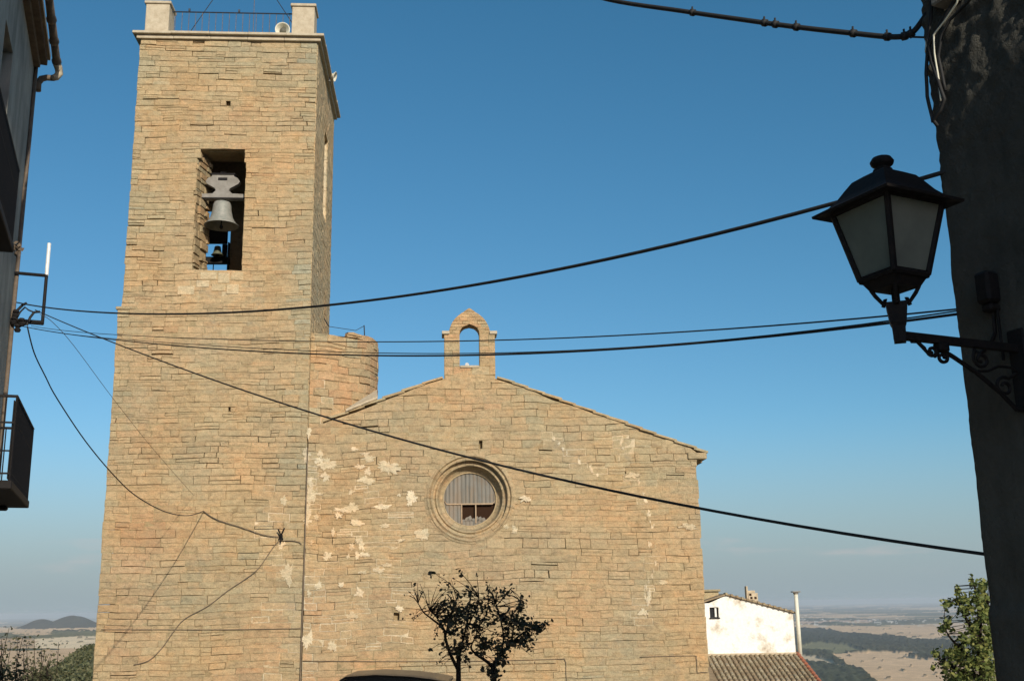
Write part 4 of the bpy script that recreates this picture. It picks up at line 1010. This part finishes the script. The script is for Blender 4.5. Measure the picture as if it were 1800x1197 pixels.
mb = MB(); mb.bbox(O0, E1, E2, Z, wx0 + .22, wx0 + .30, .05, .13, wz0_ + .02, wz1_ - .03, .004); mb.build('shutter', M['white_and_pole_sun'], wd)
mb = MB(); rnd = random.Random(77)
def roofside(x0, z0, x1, z1, dn=.0):
    mb.hexa([Vector((x0, YW - .10, z0 + .01)), Vector((x1, YW - .10, z1 + .01)), Vector((x1, YW + 7.2, z1 + .01)), Vector((x0, YW + 7.2, z0 + .01)),
             Vector((x0, YW - .10, z0 + .075)), Vector((x1, YW - .10, z1 + .075)), Vector((x1, YW + 7.2, z1 + .075)), Vector((x0, YW + 7.2, z0 + .075))], (.25, .5, 0))
roofside(pkx, pkz, gx1 + .12, gz1 - .03); roofside(pkx, pkz, 6.0, pkz - (pkx - 6.0) * .3)
wr = mb.build('roof', M['tiles'], wh)
for i in range(13): x = pkx + (gx1 - pkx) * i / 12.5; mb = MB(); mb.lathe(Vector((x, YW - .12, gtop(x) + .06)), E1, Z, -E2, [(.0, .03), (.055, .03), (.055, -.5)], 8, (rnd.random(), .5, 0)); mb.build('edge_tile', M['tiles'], wr)
mb = MB(); mb.bbox(O0, E1, E2, Z, 7.9, 8.85, 1.0, 2.6, -.2, .46, .02, (.8, .6, 0)); mb.bbox(O0, E1, E2, Z, 7.8, 8.92, .9, 2.7, .463, .56, .02, (.9, .3, 0)); mb.build('roof_parapet', M['stone'], wh)
mb = MB(); cb_ = Vector((10.22, YW + 1.5, -.06)); mb.bbox(cb_, E1, E2, Z, .02, .44, 0, .40, -.4, .44, .015); mb.bbox(cb_, E1, E2, Z, .0, .34, .05, .36, .443, .55, .015); mb.bbox(cb_, E1, E2, Z, -.05, .018, .02, .38, -.4, .74, .01)
ch = mb.build('chimney', M['flash'], wh)
for x, z in ((.06, .32), (.10, .18), (.28, .18)): mb = MB(); mb.box(cb_, E1, E2, Z, x, x + .10, -.006, .05, z, z + .10); mb.build('smoke_vent', M['unlit_depth'], ch)
pp = thing('flue_pipe', 'tall white flue pipe with a flat cap at the corner of the white house', 'pipe', Vector((11.93, YW - .15, -2.4)))
mb = MB(); mb.tube([Vector((11.93, YW - .15, -2.4)), Vector((11.93, YW - .15, .30))], .085, 12); mb.build('pipe', M['horn'], pp, True)
mb = MB(); mb.bbox(Vector((11.93, YW - .15, 0)), E1, E2, Z, -.17, .17, -.17, .17, .36, .41, .008); mb.tube([Vector((11.93, YW - .15, .29)), Vector((11.93, YW - .15, .37))], .11, 10); mb.build('cap', M['yoke'], pp)
# tiled shed roof in front of it
sh = thing('shed', 'low shed with an old barrel tile roof and red verge below the white house', 'shed', Vector((9.5, 46, -7)))
mb = MB(); rnd = random.Random(88)
sa = math.atan(.29); dn_ = Vector((0, -math.cos(sa), -math.sin(sa))); upn = Vector((0, -math.sin(sa), math.cos(sa)))
O1 = Vector((0, YW - .05, -2.17)); rx1 = 11.80; NL = 12
for i in range(19):
    x = rx1 - .12 - i * .205
    for j in range(14):
        t = (rnd.random() ** .8, .5, 0); s0_ = j * .36; ra, rb = .075, .060; lift = .02; jx = rnd.uniform(-.006, .006)
        rings = []
        for s_, r_, lf in ((s0_ - .03, rb, .0), (s0_ + .36, ra, lift)):
            rings.append([mb.vert(O1 + dn_ * s_ + E1 * (x + jx + r_ * math.cos(math.pi * q / 6)) + upn * (lf + r_ * math.sin(math.pi * q / 6))) for q in range(7)])
        for q in range(6): mb.face([rings[0][q], rings[0][q + 1], rings[1][q + 1], rings[1][q]], t)
        mb.face(rings[1], t)
tl = mb
mb.quad(O1 + E1 * 7.2, O1 + E1 * rx1, O1 + E1 * rx1 + dn_ * 5.1, O1 + E1 * 7.2 + dn_ * 5.1, (.05, .5, 0))
mb.build('tile_roof', M['tiles'], sh)
mb = MB()
for j in range(14):
    s0_ = j * .36; rings = []
    for s_, r_ in ((s0_ - .03, .07), (s0_ + .36, .085)): rings.append([mb.vert(O1 + dn_ * s_ + E1 * (rx1 + .02 + r_ * math.cos(math.pi * q / 6)) + upn * (.03 + (.02 if r_ > .08 else 0) + r_ * math.sin(math.pi * q / 6))) for q in range(7)])
    for q in range(6): mb.face([rings[0][q], rings[0][q + 1], rings[1][q + 1], rings[1][q]])
    mb.face(rings[1])
mb.build('verge_tile', M['redtile'], sh)
mb = MB(); mb.bbox(O1, E1, E2, Z, 7.2, rx1 - .02, -.13, .04, -.02, .07, .01); mb.build('mortar_flashing', M['flash'], sh)
mb = MB(); mb.box(O1, E1, E2, Z, 7.2, rx1 - .05, -4.7, -4.4, -5.5, -1.42); mb.hexa([O1 + E1 * (rx1 - .35) + Vector((0, -4.39, -5.5)), O1 + E1 * (rx1 - .05) + Vector((0, -4.39, -5.5)), O1 + E1 * (rx1 - .05) + Vector((0, 0, -5.5)), O1 + E1 * (rx1 - .35) + Vector((0, 0, -5.5)), O1 + E1 * (rx1 - .35) + Vector((0, -4.39, -1.35)), O1 + E1 * (rx1 - .05) + Vector((0, -4.39, -1.35)), O1 + E1 * (rx1 - .05) + Vector((0, 0, -.06)), O1 + E1 * (rx1 - .35) + Vector((0, 0, -.06))]); mb.build('wall', M['flash'], sh)

# ------------------------------------------------------------------ vegetation
def leaf(mb, p, size, rnd, tone):
    a = Vector((rnd.gauss(0, 1), rnd.gauss(0, 1), rnd.gauss(0, .7))).normalized(); b = a.cross(Vector((rnd.gauss(0, 1), rnd.gauss(0, 1), rnd.gauss(0, 1)))).normalized(); n = a.cross(b)
    a = a * size * .5; b = b * size * .30; m = p + n * size * .08
    i = [mb.vert(q) for q in (p - a, p - a * .3 + b - n * 0, p + a * .45 + b * .8, p + a, p + a * .45 - b * .8, p - a * .3 - b)]; c = mb.vert(m - n * size * .14)
    for q in range(6): mb.face([i[q], i[(q + 1) % 6], c], tone)
def limb(mb, pts, r0, r1):
    P_ = smooth([Vector(p) for p in pts], 4); n = len(P_); mb.tube(P_, [r0 + (r1 - r0) * i / (n - 1) for i in range(n)], 6); return P_
def px_limb(mb, pts, Y, r0, r1, rnd, jit=.25):
    dy = rnd.uniform(-jit, jit); n = len(pts); return limb(mb, [at(x, y, Y + dy * i / max(1, n - 1)) for i, (x, y) in enumerate(pts)], r0, r1)
TY = 14.0
def young_tree(label, trunk, limbs, clusters, seed, group):
    rnd = random.Random(seed); base = at(trunk[0][0], trunk[0][1], TY); base.z = -2.4
    t = thing('young_tree', label, 'tree', base, group)
    mb = MB(); full = [base] + [at(x, y, TY) for x, y in trunk]
    limb(mb, full, .040, .026)
    tips = []
    for l, r0 in limbs: tips += px_limb(mb, l, TY, r0, .006, rnd, .45)
    lf = MB()
    for (x, y, rx, ry, n, s_) in clusters:
        for i in range(int(n * 2.3)):
            qx, qy = x + rnd.gauss(0, rx * .62), y + rnd.gauss(0, ry * .62)
            p = at(qx, qy, TY + rnd.gauss(0, .28)); leaf(lf, p, s_ * .68 * rnd.uniform(.5, 1.3), rnd, (rnd.random(), .5, 0))
            if rnd.random() < .35:      # twig from the nearest limb point
                b = min(tips, key=lambda q: (q - p).length)
                mb.tube([b, b.lerp(p, .5) + Vector((0, 0, .02)), p], [.005, .004, .002], 4)
    mb.build('trunk', M['tree_bark'], t, True); lf.build('crown', M['leafdark'], t)
young_tree('left of two young trees before the facade, thin trunk and sparse reddish leaves', [(806, 1200), (806, 1165), (807, 1148)],
    [([(806, 1178), (792, 1150), (783, 1122), (780, 1105), (760, 1088), (745, 1076), (735, 1060)], .024), ([(780, 1105), (768, 1085), (755, 1072)], .012), ([(807, 1150), (815, 1120), (822, 1090), (826, 1060), (830, 1035)], .018),
     ([(783, 1120), (790, 1085), (800, 1060), (806, 1040)], .012), ([(822, 1100), (835, 1075), (842, 1050)], .010)],
    [(760, 1010, 5, 10, 3, .11), (735, 1040, 14, 14, 14, .06), (812, 1006, 7, 5, 5, .09), (838, 1012, 3, 4, 2, .08), (790, 1030, 14, 14, 12, .07), (820, 1042, 12, 12, 12, .085), (765, 1068, 18, 12, 22, .07), (790, 1062, 18, 12, 22, .08), (806, 1078, 14, 16, 30, .10),
     (790, 1098, 12, 18, 32, .10), (828, 1072, 20, 18, 34, .085), (820, 1110, 14, 22, 26, .085), (812, 1140, 14, 10, 28, .10), (795, 1142, 8, 10, 12, .09), (735, 1082, 18, 8, 8, .05), (757, 1145, 3, 4, 1, .11), (774, 1158, 8, 16, 9, .06), (819, 1157, 4, 5, 6, .09), (765, 1115, 6, 10, 4, .06), (800, 1100, 35, 40, 40, .07), (800, 1085, 22, 16, 20, .09)], 101, 'young trees in front of the church')
young_tree('right of two young trees before the facade, bushier with dark green leaves', [(869, 1200), (868, 1180), (866, 1168)],
    [([(866, 1170), (850, 1158), (838, 1150), (828, 1138), (835, 1120), (842, 1100)], .022), ([(868, 1165), (880, 1150), (900, 1130), (915, 1115), (935, 1105), (955, 1102)], .022), ([(880, 1150), (885, 1120), (880, 1090), (872, 1060)], .014), ([(900, 1130), (903, 1100), (912, 1075), (915, 1055)], .012),
     ([(842, 1100), (856, 1075), (858, 1045), (857, 1028)], .008), ([(872, 1065), (885, 1050), (900, 1032)], .006)],
    [(857, 1035, 4, 14, 10, .055), (882, 1042, 14, 7, 22, .07), (900, 1030, 5, 5, 3, .06), (918, 1055, 8, 8, 12, .08), (916, 1070, 8, 7, 14, .10), (868, 1060, 14, 14, 16, .06), (860, 1085, 16, 14, 24, .085), (890, 1085, 18, 12, 26, .085), (915, 1095, 16, 12, 34, .10), (945, 1103, 18, 8, 40, .10), (905, 1125, 22, 12, 42, .10),
     (880, 1140, 14, 12, 22, .10), (852, 1135, 14, 12, 30, .10), (842, 1110, 12, 14, 18, .085), (868, 1182, 12, 12, 30, .11), (880, 1160, 10, 8, 20, .11), (849, 1177, 3, 4, 3, .10), (930, 1125, 12, 12, 18, .09), (885, 1110, 26, 22, 20, .07), (848, 1068, 14, 18, 14, .07), (932, 1142, 5, 6, 5, .07)], 102, 'young trees in front of the church')

# leafy tree at the foot of the right wall
rnd = random.Random(7); GY = 15.0
gb_ = at(1725, 1195, GY); gb_.z = -4.5
gt = thing('tree', 'green leafy tree growing beside the dark wall at lower right', 'tree', gb_)
mb = MB(); lf = MB()
limb(mb, [gb_, at(1728, 1180, GY), at(1722, 1120, GY), at(1720, 1060, GY + .1), at(1708, 1012, GY)], .07, .006)
tips = limb(mb, [at(1724, 1130, GY), at(1700, 1090, GY), at(1685, 1060, GY), at(1678, 1030, GY)], .03, .005) + limb(mb, [at(1726, 1170, GY), at(1700, 1150, GY), at(1670, 1120, GY), at(1660, 1100, GY)], .03, .005) + limb(mb, [at(1726, 1190, GY), at(1690, 1180, GY), at(1655, 1160, GY)], .03, .006) + limb(mb, [at(1722, 1100, GY), at(1738, 1060, GY)], .02, .005)
for (x, y, rx, ry, n) in ((1708, 1022, 3, 8, 8), (1725, 1030, 9, 9, 34), (1683, 1038, 3, 6, 6), (1720, 1052, 14, 12, 70), (1690, 1055, 12, 8, 36), (1664, 1062, 6, 7, 16), (1700, 1072, 14, 8, 44), (1732, 1080, 10, 16, 60), (1664, 1095, 8, 12, 24), (1655, 1108, 6, 5, 9), (1712, 1100, 14, 10, 40), (1738, 1115, 8, 16, 44),
                          (1700, 1125, 16, 8, 34), (1730, 1140, 14, 14, 70), (1680, 1150, 18, 12, 70), (1710, 1165, 20, 14, 90), (1665, 1170, 12, 10, 30), (1740, 1175, 12, 16, 60), (1690, 1190, 24, 10, 70), (1645, 1150, 5, 7, 8), (1730, 1200, 20, 10, 60), (1640, 1172, 4, 4, 4)):
    for i in range(int(n * 3.8)):
        p = at(x + rnd.gauss(0, rx * .65), y + rnd.gauss(0, ry * .65), GY + rnd.gauss(0, .30)); leaf(lf, p, rnd.uniform(.035, .080), rnd, (rnd.random(), .5, 0))
        if rnd.random() < .12: b = min(tips, key=lambda q: (q - p).length); mb.tube([b, p], [.006, .002], 4)
mb.build('trunk', M['tree_bark'], gt, True); lf.build('crown', M['leafgreen'], gt)
# twiggy shrub at lower left
rnd = random.Random(17); SY = 20.0
sb = at(30, 1197, SY); sb.z = -3.6
st = thing('shrub', 'dark twiggy shrub with sparse small leaves at the lower left corner', 'shrub', sb)
mb = MB(); lf = MB()
for i in range(34):
    x0 = rnd.uniform(-40, 85); topy = 1105 + abs(x0 - 10) * .55 + rnd.uniform(0, 55); x1 = x0 + rnd.gauss(8, 14)
    if i < 6: x1 = (16, 40, 60, 103, 5, 90)[i]; topy = (1103, 1120, 1120, 1128, 1130, 1150)[i]; x0 = x1 - rnd.uniform(5, 20)
    Y_ = SY + rnd.gauss(0, .5); P_ = limb(mb, [Vector((sb.x + rnd.gauss(0, .25), Y_, -3.6)), at(x0, 1215, Y_), at((x0 + x1) / 2 + rnd.gauss(0, 3), (1215 + topy) / 2, Y_ + rnd.gauss(0, .1)), at(x1, topy, Y_ + rnd.gauss(0, .2))], .014, .003)
    for p in P_[4:]:
        for _ in range(5 if p.z > -1.9 else 9):
            if rnd.random() < .75: leaf(lf, p + Vector((rnd.gauss(0, .07), rnd.gauss(0, .09), rnd.gauss(0, .05))), rnd.uniform(.03, .075), rnd, (rnd.random(), .5, 0))
for i in range(500):
    p = at(rnd.gauss(25, 32), 1197 + rnd.gauss(0, 14), SY + rnd.gauss(0, .4)); leaf(lf, p, rnd.uniform(.04, .09), rnd, (rnd.random(), .5, 0))
mb.build('stems', M['tree_bark'], st, True); lf.build('foliage', M['shrub'], st)

# ------------------------------------------------------------------ parked car (only its roof reaches into view)
CY0 = 17.0; cg = -2.42; cl = at(594, 1190, CY0).x
zr_ = at(700, 1183, CY0).z
car = thing('parked_car', 'dark hatchback parked below the facade with only its curved roof showing', 'car', Vector((cl + 1.2, CY0 + .8, cg)))
cy0, cy1 = CY0, CY0 + 1.40
# side profile of the body, lower shell and cabin
def extr(name, outline, y0, y1, mat, inset=0., parent=car):
    mb = MB(); n = len(outline)
    f_ = [mb.vert((x, y0, z)) for x, z in outline]; b_ = [mb.vert((x, y1, z)) for x, z in outline]
    mb.face(f_); mb.face(b_[::-1])
    for i in range(n): j = (i + 1) % n; mb.face([f_[i], b_[i], b_[j], f_[j]])
    return mb.build(name, mat, parent)
bx = cl - .25; zz0 = cg + .28
body = extr('body', [(bx, zz0), (bx + 3.7, zz0), (bx + 3.72, zz0 + .28), (bx + 3.6, zz0 + .42), (bx + 2.75, zz0 + .60), (bx + .05, zz0 + .62), (bx - .02, zz0 + .3)], cy0 - .05, cy1 + .05, M['carpaint'])
rt = zr_ - .045
extr('side_window', [(bx + .15, zz0 + .62), (bx + 2.75, zz0 + .62), (bx + 2.2, rt - .21), (bx + 1.82, rt - .10), (bx + 1.3, rt - .03), (bx + .8, rt), (bx + .40, rt - .01), (bx + .30, rt - .06)], cy0 + .03, cy1 - .03, M['glassdark'])
mb = MB(); rp = [(bx + .24, rt - .12), (bx + .27, rt - .03), (bx + .36, rt + .022), (bx + .8, rt + .042), (bx + 1.3, rt + .012), (bx + 1.62, rt - .03), (bx + 1.88, rt - .08), (bx + 2.3, rt - .17), (bx + 2.82, zz0 + .64)]
ys = [0, .05, .2, .5, .8, .95, 1.0]; cr = [-.012, .0, .003, .006, .003, .0, -.012]
top_ = [[mb.vert((x, cy0 + (cy1 - cy0) * y, z + c)) for y, c in zip(ys, cr)] for x, z in rp[:7]]; bot = [[mb.vert((x + .01, cy0 + (cy1 - cy0) * y, z + c - .028)) for y, c in zip(ys, cr)] for x, z in rp[:7]]
for G in (top_, bot):
    for a, b in zip(G[:7], G[1:7]):
        for i in range(6): mb.face([a[i], b[i], b[i + 1], a[i + 1]])
for G, H in zip(zip(top_[:7], top_[1:7]), zip(bot[:7], bot[1:7])):
    mb.face([G[0][0], G[1][0], H[1][0], H[0][0]]); mb.face([G[0][-1], G[1][-1], H[1][-1], H[0][-1]])
for G in (0, 6):
    for i in range(6): mb.face([top_[G][i], top_[G][i + 1], bot[G][i + 1], bot[G][i]])
mb.build('roof', M['carpaint'], car, True)
for wx in (bx + .62, bx + 3.0):
    for wy in (cy0 - .02, cy1 + .02):
        mb = MB(); mb.lathe(Vector((wx, wy, cg + .29)), E1, Z, E2, [(.17, -.09), (.27, -.09), (.29, -.05), (.29, .05), (.27, .09), (.17, .09)], 24); whl = mb.build('wheel', M['tyre'], car, True)
        mb = MB(); mb.lathe(Vector((wx, wy, cg + .29)), E1, Z, E2, [(0, -.06), (.06, -.07), (.165, -.05), (.175, -.085), (.175, .085), (0, .06)], 20); mb.build('rim', M['rim'], whl, True)
mb = MB(); mb.bbox(Vector((bx + 3.6, cy0, zz0 + .3)), E1, E2, Z, -.05, .09, .02, .3, 0, .12, .02); mb.build('headlight', M['frost'], car)

# ------------------------------------------------------------------ ground and land
mb = MB()
mb.hexa([Vector(q) for q in ((-30, -30, -2.9), (16, -30, -2.9), (16, 21, -2.9), (-30, 21, -2.9), (-30, -30, -2.45), (16, -30, -2.45), (16, 21, -2.45), (-30, 21, -2.45))]); structure(mb.build('street', M['pave'], None))
mb = MB(); mb.hexa([Vector(q) for q in ((-16, 21, -6), (14, 21, -6), (14, 60, -6), (-16, 60, -6), (-16, 21, -4.7), (14, 21, -4.7), (14, 60, -4.7), (-16, 60, -4.7))]); structure(mb.build('church_square', M['pave'], None))

def vnoise(x, y, seed=0):
    xi = np.floor(x).astype(np.int64); yi = np.floor(y).astype(np.int64); xf = x - xi; yf = y - yi; u = xf * xf * (3 - 2 * xf); v = yf * yf * (3 - 2 * yf)
    def h(a, b):
        n = (a * 374761393 + b * 668265263 + seed * 1442695041) & 0xffffffff; n = ((n ^ (n >> 13)) * 1274126177) & 0xffffffff; return ((n ^ (n >> 16)) & 0xffff) / 65535.0
    return (h(xi, yi) * (1 - u) + h(xi + 1, yi) * u) * (1 - v) + (h(xi, yi + 1) * (1 - u) + h(xi + 1, yi + 1) * u) * v
def fbm(x, y, o=4, seed=0): return sum(vnoise(x * 2 ** i, y * 2 ** i, seed + i) * .5 ** (i + 1) for i in range(o))
az = np.concatenate([np.linspace(-math.pi, -.55, 30)[:-1], np.linspace(-.55, -.335, 260)[:-1], np.linspace(-.335, .15, 20)[:-1], np.linspace(.15, .43, 420)[:-1], np.linspace(.43, math.pi, 30)])
dist = np.concatenate([[1.0, 20, 45], np.geomspace(60, 450, 200)[:-1], np.geomspace(450, 1500, 30)[:-1], 1 / np.linspace(1 / 1500., 1 / 30000., 330)[:-1], np.geomspace(30000, 60000, 6)])
AZ, DD = np.meshgrid(az, dist); X = np.sin(AZ) * DD; Y = np.cos(AZ) * DD; RR = np.tan(np.clip(AZ, -1.3, 1.3))
right = AZ > 0
base = np.interp(DD, [0, 40, 60, 100, 200, 800, 2500, 5000, 60000], [-5.5, -5.8, -8, -14, -30, -110, -196, -200, -200])
left_base = np.interp(DD, [0, 40, 60, 100, 200, 800, 2000, 5000, 9000, 20000, 60000], [-5.5, -5.8, -8, -12, -20, -48, -74, -86, -106, -185, -200])
wl = np.clip((-AZ) / .2, 0, 1); Hh = base * (1 - wl) + left_base * wl
TT = -Hh / (DD * np.cos(np.clip(AZ, -1.3, 1.3)))          # depression below eye level
col = np.zeros(X.shape + (3,))
tan_ = np.array([.64, .44, .26]); olive = np.array([.20, .19, .10]); wood = np.array([.044, .050, .030]); scrub = np.array([.085, .09, .05]); pale = np.array([.82, .64, .41]); pink = np.array([.48, .33, .24])
# patchwork of fields out on the plain: strips of tan, olive and dark
f1 = vnoise(X / 420 + 3 * vnoise(X / 900, Y / 900, 5), Y / 900, 2); f2 = vnoise(X / 900, Y / 1600, 8); f3 = vnoise(X / 150, Y / 500, 14)
m = (f1 * .6 + f2 * .4)[..., None]
col[:] = np.where(m > .60, tan_, np.where(m > .47, scrub * 1.3, wood * 1.5))
col *= (.8 + .4 * f3)[..., None]
woodh = np.where(m[..., 0] <= .47, 1.0, 0.0) * (DD > 1500)
def r_at(px, py): q = ray(px, py); return q.x, -q.z
def poly(pts):
    V = [r_at(*p) for p in pts]; x, y = RR, TT; ins = np.zeros(x.shape, bool); j = len(V) - 1
    wx = x + .0035 * (vnoise(X / 60 + 50, Y / 200, 31) - .5) * 2; wy = y * (1 + .0) + .0010 * (vnoise(X / 90, Y / 300, 33) - .5) * 2
    for i in range(len(V)):
        xi, yi = V[i]; xj, yj = V[j]
        c = ((yi > wy) != (yj > wy)) & (wx < (xj - xi) * (wy - yi) / ((yj - yi) or 1e-9) + xi); ins ^= c; j = i
    return ins & (np.cos(AZ) > .3)
def paint(pts, c, h=0.0, v=.25, add=0.0):
    global woodh
    if h > .3: v = 1.1
    k_ = poly(pts); col[k_] = (c * (1 - v / 2 + v * (fbm(X / 14, Y / 30, 3, 92) if h > .3 else fbm(X / 120, Y / 260, 4, 91))[..., None]))[k_]; woodh = np.where(k_, h, woodh)
# right-hand view
paint([(1380, 1097), (1640, 1104), (1780, 1106), (1780, 1112), (1640, 1122), (1500, 1119), (1380, 1104)], tan_ * 1.1)
paint([(1400, 1093), (1560, 1089), (1560, 1091), (1400, 1096)], pink * 1.2)
paint([(1380, 1104), (1440, 1104), (1490, 1113), (1560, 1117), (1640, 1122), (1780, 1122), (1780, 1150), (1600, 1150), (1380, 1136)], wood, 1.0)
paint([(1560, 1110), (1640, 1114), (1640, 1119), (1560, 1115)], tan_); paint([(1600, 1120), (1700, 1124), (1700, 1127), (1600, 1123)], pale * .7)
paint([(1405, 1134), (1440, 1129), (1490, 1133), (1520, 1146), (1400, 1150)], olive * 1.1)
paint([(1380, 1142), (1440, 1145), (1470, 1150), (1440, 1152), (1380, 1152)], scrub, 1.0)
paint([(1460, 1150), (1530, 1147), (1610, 1147), (1620, 1153), (1680, 1162), (1790, 1172), (1790, 1230), (1540, 1230), (1520, 1187), (1480, 1164)], tan_ * 1.12, 0, .15)
paint([(1480, 1131), (1505, 1133), (1520, 1146), (1600, 1146), (1640, 1152), (1780, 1158), (1780, 1145), (1600, 1136), (1550, 1137)], scrub * .7, 1.0)
paint([(1600, 1153), (1640, 1155), (1680, 1158), (1680, 1163), (1620, 1158)], wood, 1.3)
paint([(1400, 1150), (1450, 1152), (1475, 1165), (1510, 1185), (1470, 1177), (1400, 1160)], pale * .8)
paint([(1380, 1150), (1442, 1147), (1480, 1162), (1520, 1184), (1545, 1200), (1528, 1200), (1505, 1186), (1470, 1164), (1440, 1154)], scrub * .75, 1.0)
paint([(1380, 1162), (1420, 1161), (1470, 1173), (1520, 1186), (1560, 1230), (1380, 1240)], wood * 1.5, 1.2)
# left-hand view
paint([(-60, 1102), (175, 1102), (175, 1108), (-60, 1112)], tan_ * 1.2); paint([(-60, 1111), (60, 1112), (176, 1108), (176, 1118), (90, 1124), (-60, 1124)], olive * .9, .4); paint([(20, 1106), (90, 1108), (90, 1116), (20, 1116)], tan_ * 1.1)
paint([(60, 1124), (120, 1119), (180, 1118), (180, 1146), (60, 1145)], pale * 1.05, 0, .12)
paint([(-80, 1122), (65, 1127), (62, 1138), (-80, 1140)], tan_ * .9); paint([(-80, 1140), (180, 1140), (180, 1200), (-80, 1230)], tan_ * 1.05, 0, .3); paint([(10, 1141), (100, 1140), (100, 1143), (10, 1144)], scrub)
# scattered lone trees and hedges on the pale fields
spots = (fbm(X / 26, Y / 60, 2, 60) > .625) & (DD > 1500) & (DD < 9000); col[spots] = scrub * .7; woodh = np.where(spots & (woodh < .5), .6, woodh)
# far villages: pale specks
vil = (vnoise(X / 28, Y / 110, 70) > .80) & (fbm(X / 900, Y / 2500, 2, 71) > .45) & (DD > 8000) & (DD < 24000) & right; col[vil] = (.72, .66, .58)
tex = vnoise(X / 9, Y / 22, 40) * .6 + vnoise(X / 22, Y / 55, 41) * .8
Hh = Hh + woodh * tex * 8 * np.clip(DD / 2500, .2, 1.6) * (DD > 1500) + (DD > 1200) * 6 * (fbm(X / 800, Y / 800, 3, 50) - .5)
# two far hills in the left view, and a low ridge on the horizon
def hill(px, D, hgt, wr, wd):
    r0 = ray(px, 1090).x; return hgt * np.exp(-((RR - r0) / wr) ** 2 - ((DD - D) / wd) ** 2)
hl = np.maximum(hill(74, 9500, 72, .017, 900), hill(128, 9500, 98, .022, 900)) * (AZ < 0); Hh += hl * (.75 + .5 * fbm(X / 260, Y / 260, 4, 80)); k_ = hl > 8; col[k_] = (np.array([.075, .07, .05]) * (.55 + .9 * fbm(X / 60, Y / 60, 3, 81)[..., None]))[k_]
# green scrubby bank close by, behind the tower's foot
bank = -10.4 - 128 * np.clip(-.392 - RR, -.10, .2) * 1.0; bank = bank - ((DD - 230) / 55) ** 2 * 4 - 40 * np.clip(RR + .28, 0, 1)
bk_ = (AZ < -.1) & (AZ > -.6) & (DD > 90) & (DD < 420); Hb = bank + 3.2 * fbm(X / 2.6, Y / 2.6, 3, 95)
use = bk_ & (Hb > Hh); Hh = np.where(use, Hb, Hh); col[use] = (np.array([.15, .15, .085]) * (.5 + 1.0 * fbm(X / 2.5, Y / 2.5, 3, 96)[..., None]))[use]
# blank everything under the near streets down
Hh = np.where(DD < 45, -6.5, Hh)
mbs = MB(); rs_ = random.Random(44); cand = np.argwhere(use & (RR > -.52) & (RR < -.375) & (DD < 262))
for i_ in range(2600):
    a_, b_ = cand[rs_.randrange(len(cand))]; p_ = Vector((X[a_, b_], Y[a_, b_], Hh[a_, b_] + .15)); tn = (rs_.random(), .5, 0)
    for _ in range(7):
        q_ = p_ + Vector((rs_.gauss(0, .45), rs_.gauss(0, .45), abs(rs_.gauss(0, .35)))); e1 = Vector((rs_.gauss(0, 1), rs_.gauss(0, 1), rs_.gauss(0, 1))).normalized() * rs_.uniform(.15, .4); e2 = e1.cross(Vector((rs_.gauss(0, 1), rs_.gauss(0, 1), 1))).normalized() * rs_.uniform(.12, .3)
        mbs.quad(q_ - e1, q_ - e2, q_ + e1, q_ + e2, tn)
so_ = mbs.build('scrub', M['scrub'], None); so_['kind'] = 'stuff'
nr, nc = X.shape; V = np.stack([X, Y, Hh], -1).reshape(-1, 3)
ii = np.arange(nr * nc).reshape(nr, nc); q = np.stack([ii[:-1, :-1], ii[:-1, 1:], ii[1:, 1:], ii[1:, :-1]], -1).reshape(-1, 4)
me = bpy.data.meshes.new('land'); me.vertices.add(len(V)); me.vertices.foreach_set('co', V.astype(np.float32).ravel()); me.loops.add(q.size); me.loops.foreach_set('vertex_index', q.astype(np.int32).ravel())
me.polygons.add(len(q)); me.polygons.foreach_set('loop_start', np.arange(0, q.size, 4, dtype=np.int32)); me.update(calc_edges=True)
ca = me.color_attributes.new('land', 'FLOAT_COLOR', 'POINT'); ca.data.foreach_set('color', np.concatenate([col.reshape(-1, 3), np.ones((nr * nc, 1))], 1).astype(np.float32).ravel())
me.materials.append(M['land']); me.polygons.foreach_set('use_smooth', [True] * len(q)); lo_ = bpy.data.objects.new('terrain', me); COL.objects.link(lo_); structure(lo_)

# ------------------------------------------------------------------ haze
HZ = True
if HZ:
    mb = MB(); mb.box(Vector((0, 0, 0)), E1, E2, Z, -61000, 61000, -61000, 61000, -215, 26)
    hm = bpy.data.materials.new('haze_air'); hm.use_nodes = True; t_ = hm.node_tree; t_.nodes.remove(t_.nodes['Principled BSDF'])
    pv_ = t_.nodes.new('ShaderNodeVolumePrincipled'); pv_.inputs['Color'].default_value = (.66, .75, .84, 1); pv_.inputs['Density'].default_value = .00005; pv_.inputs['Anisotropy'].default_value = 0.0
    t_.links.new(pv_.outputs[0], t_.nodes['Material Output'].inputs['Volume'])
    ho = mb.build('haze', hm, None); ho['kind'] = 'stuff'
    hm.cycles.homogeneous_volume = True
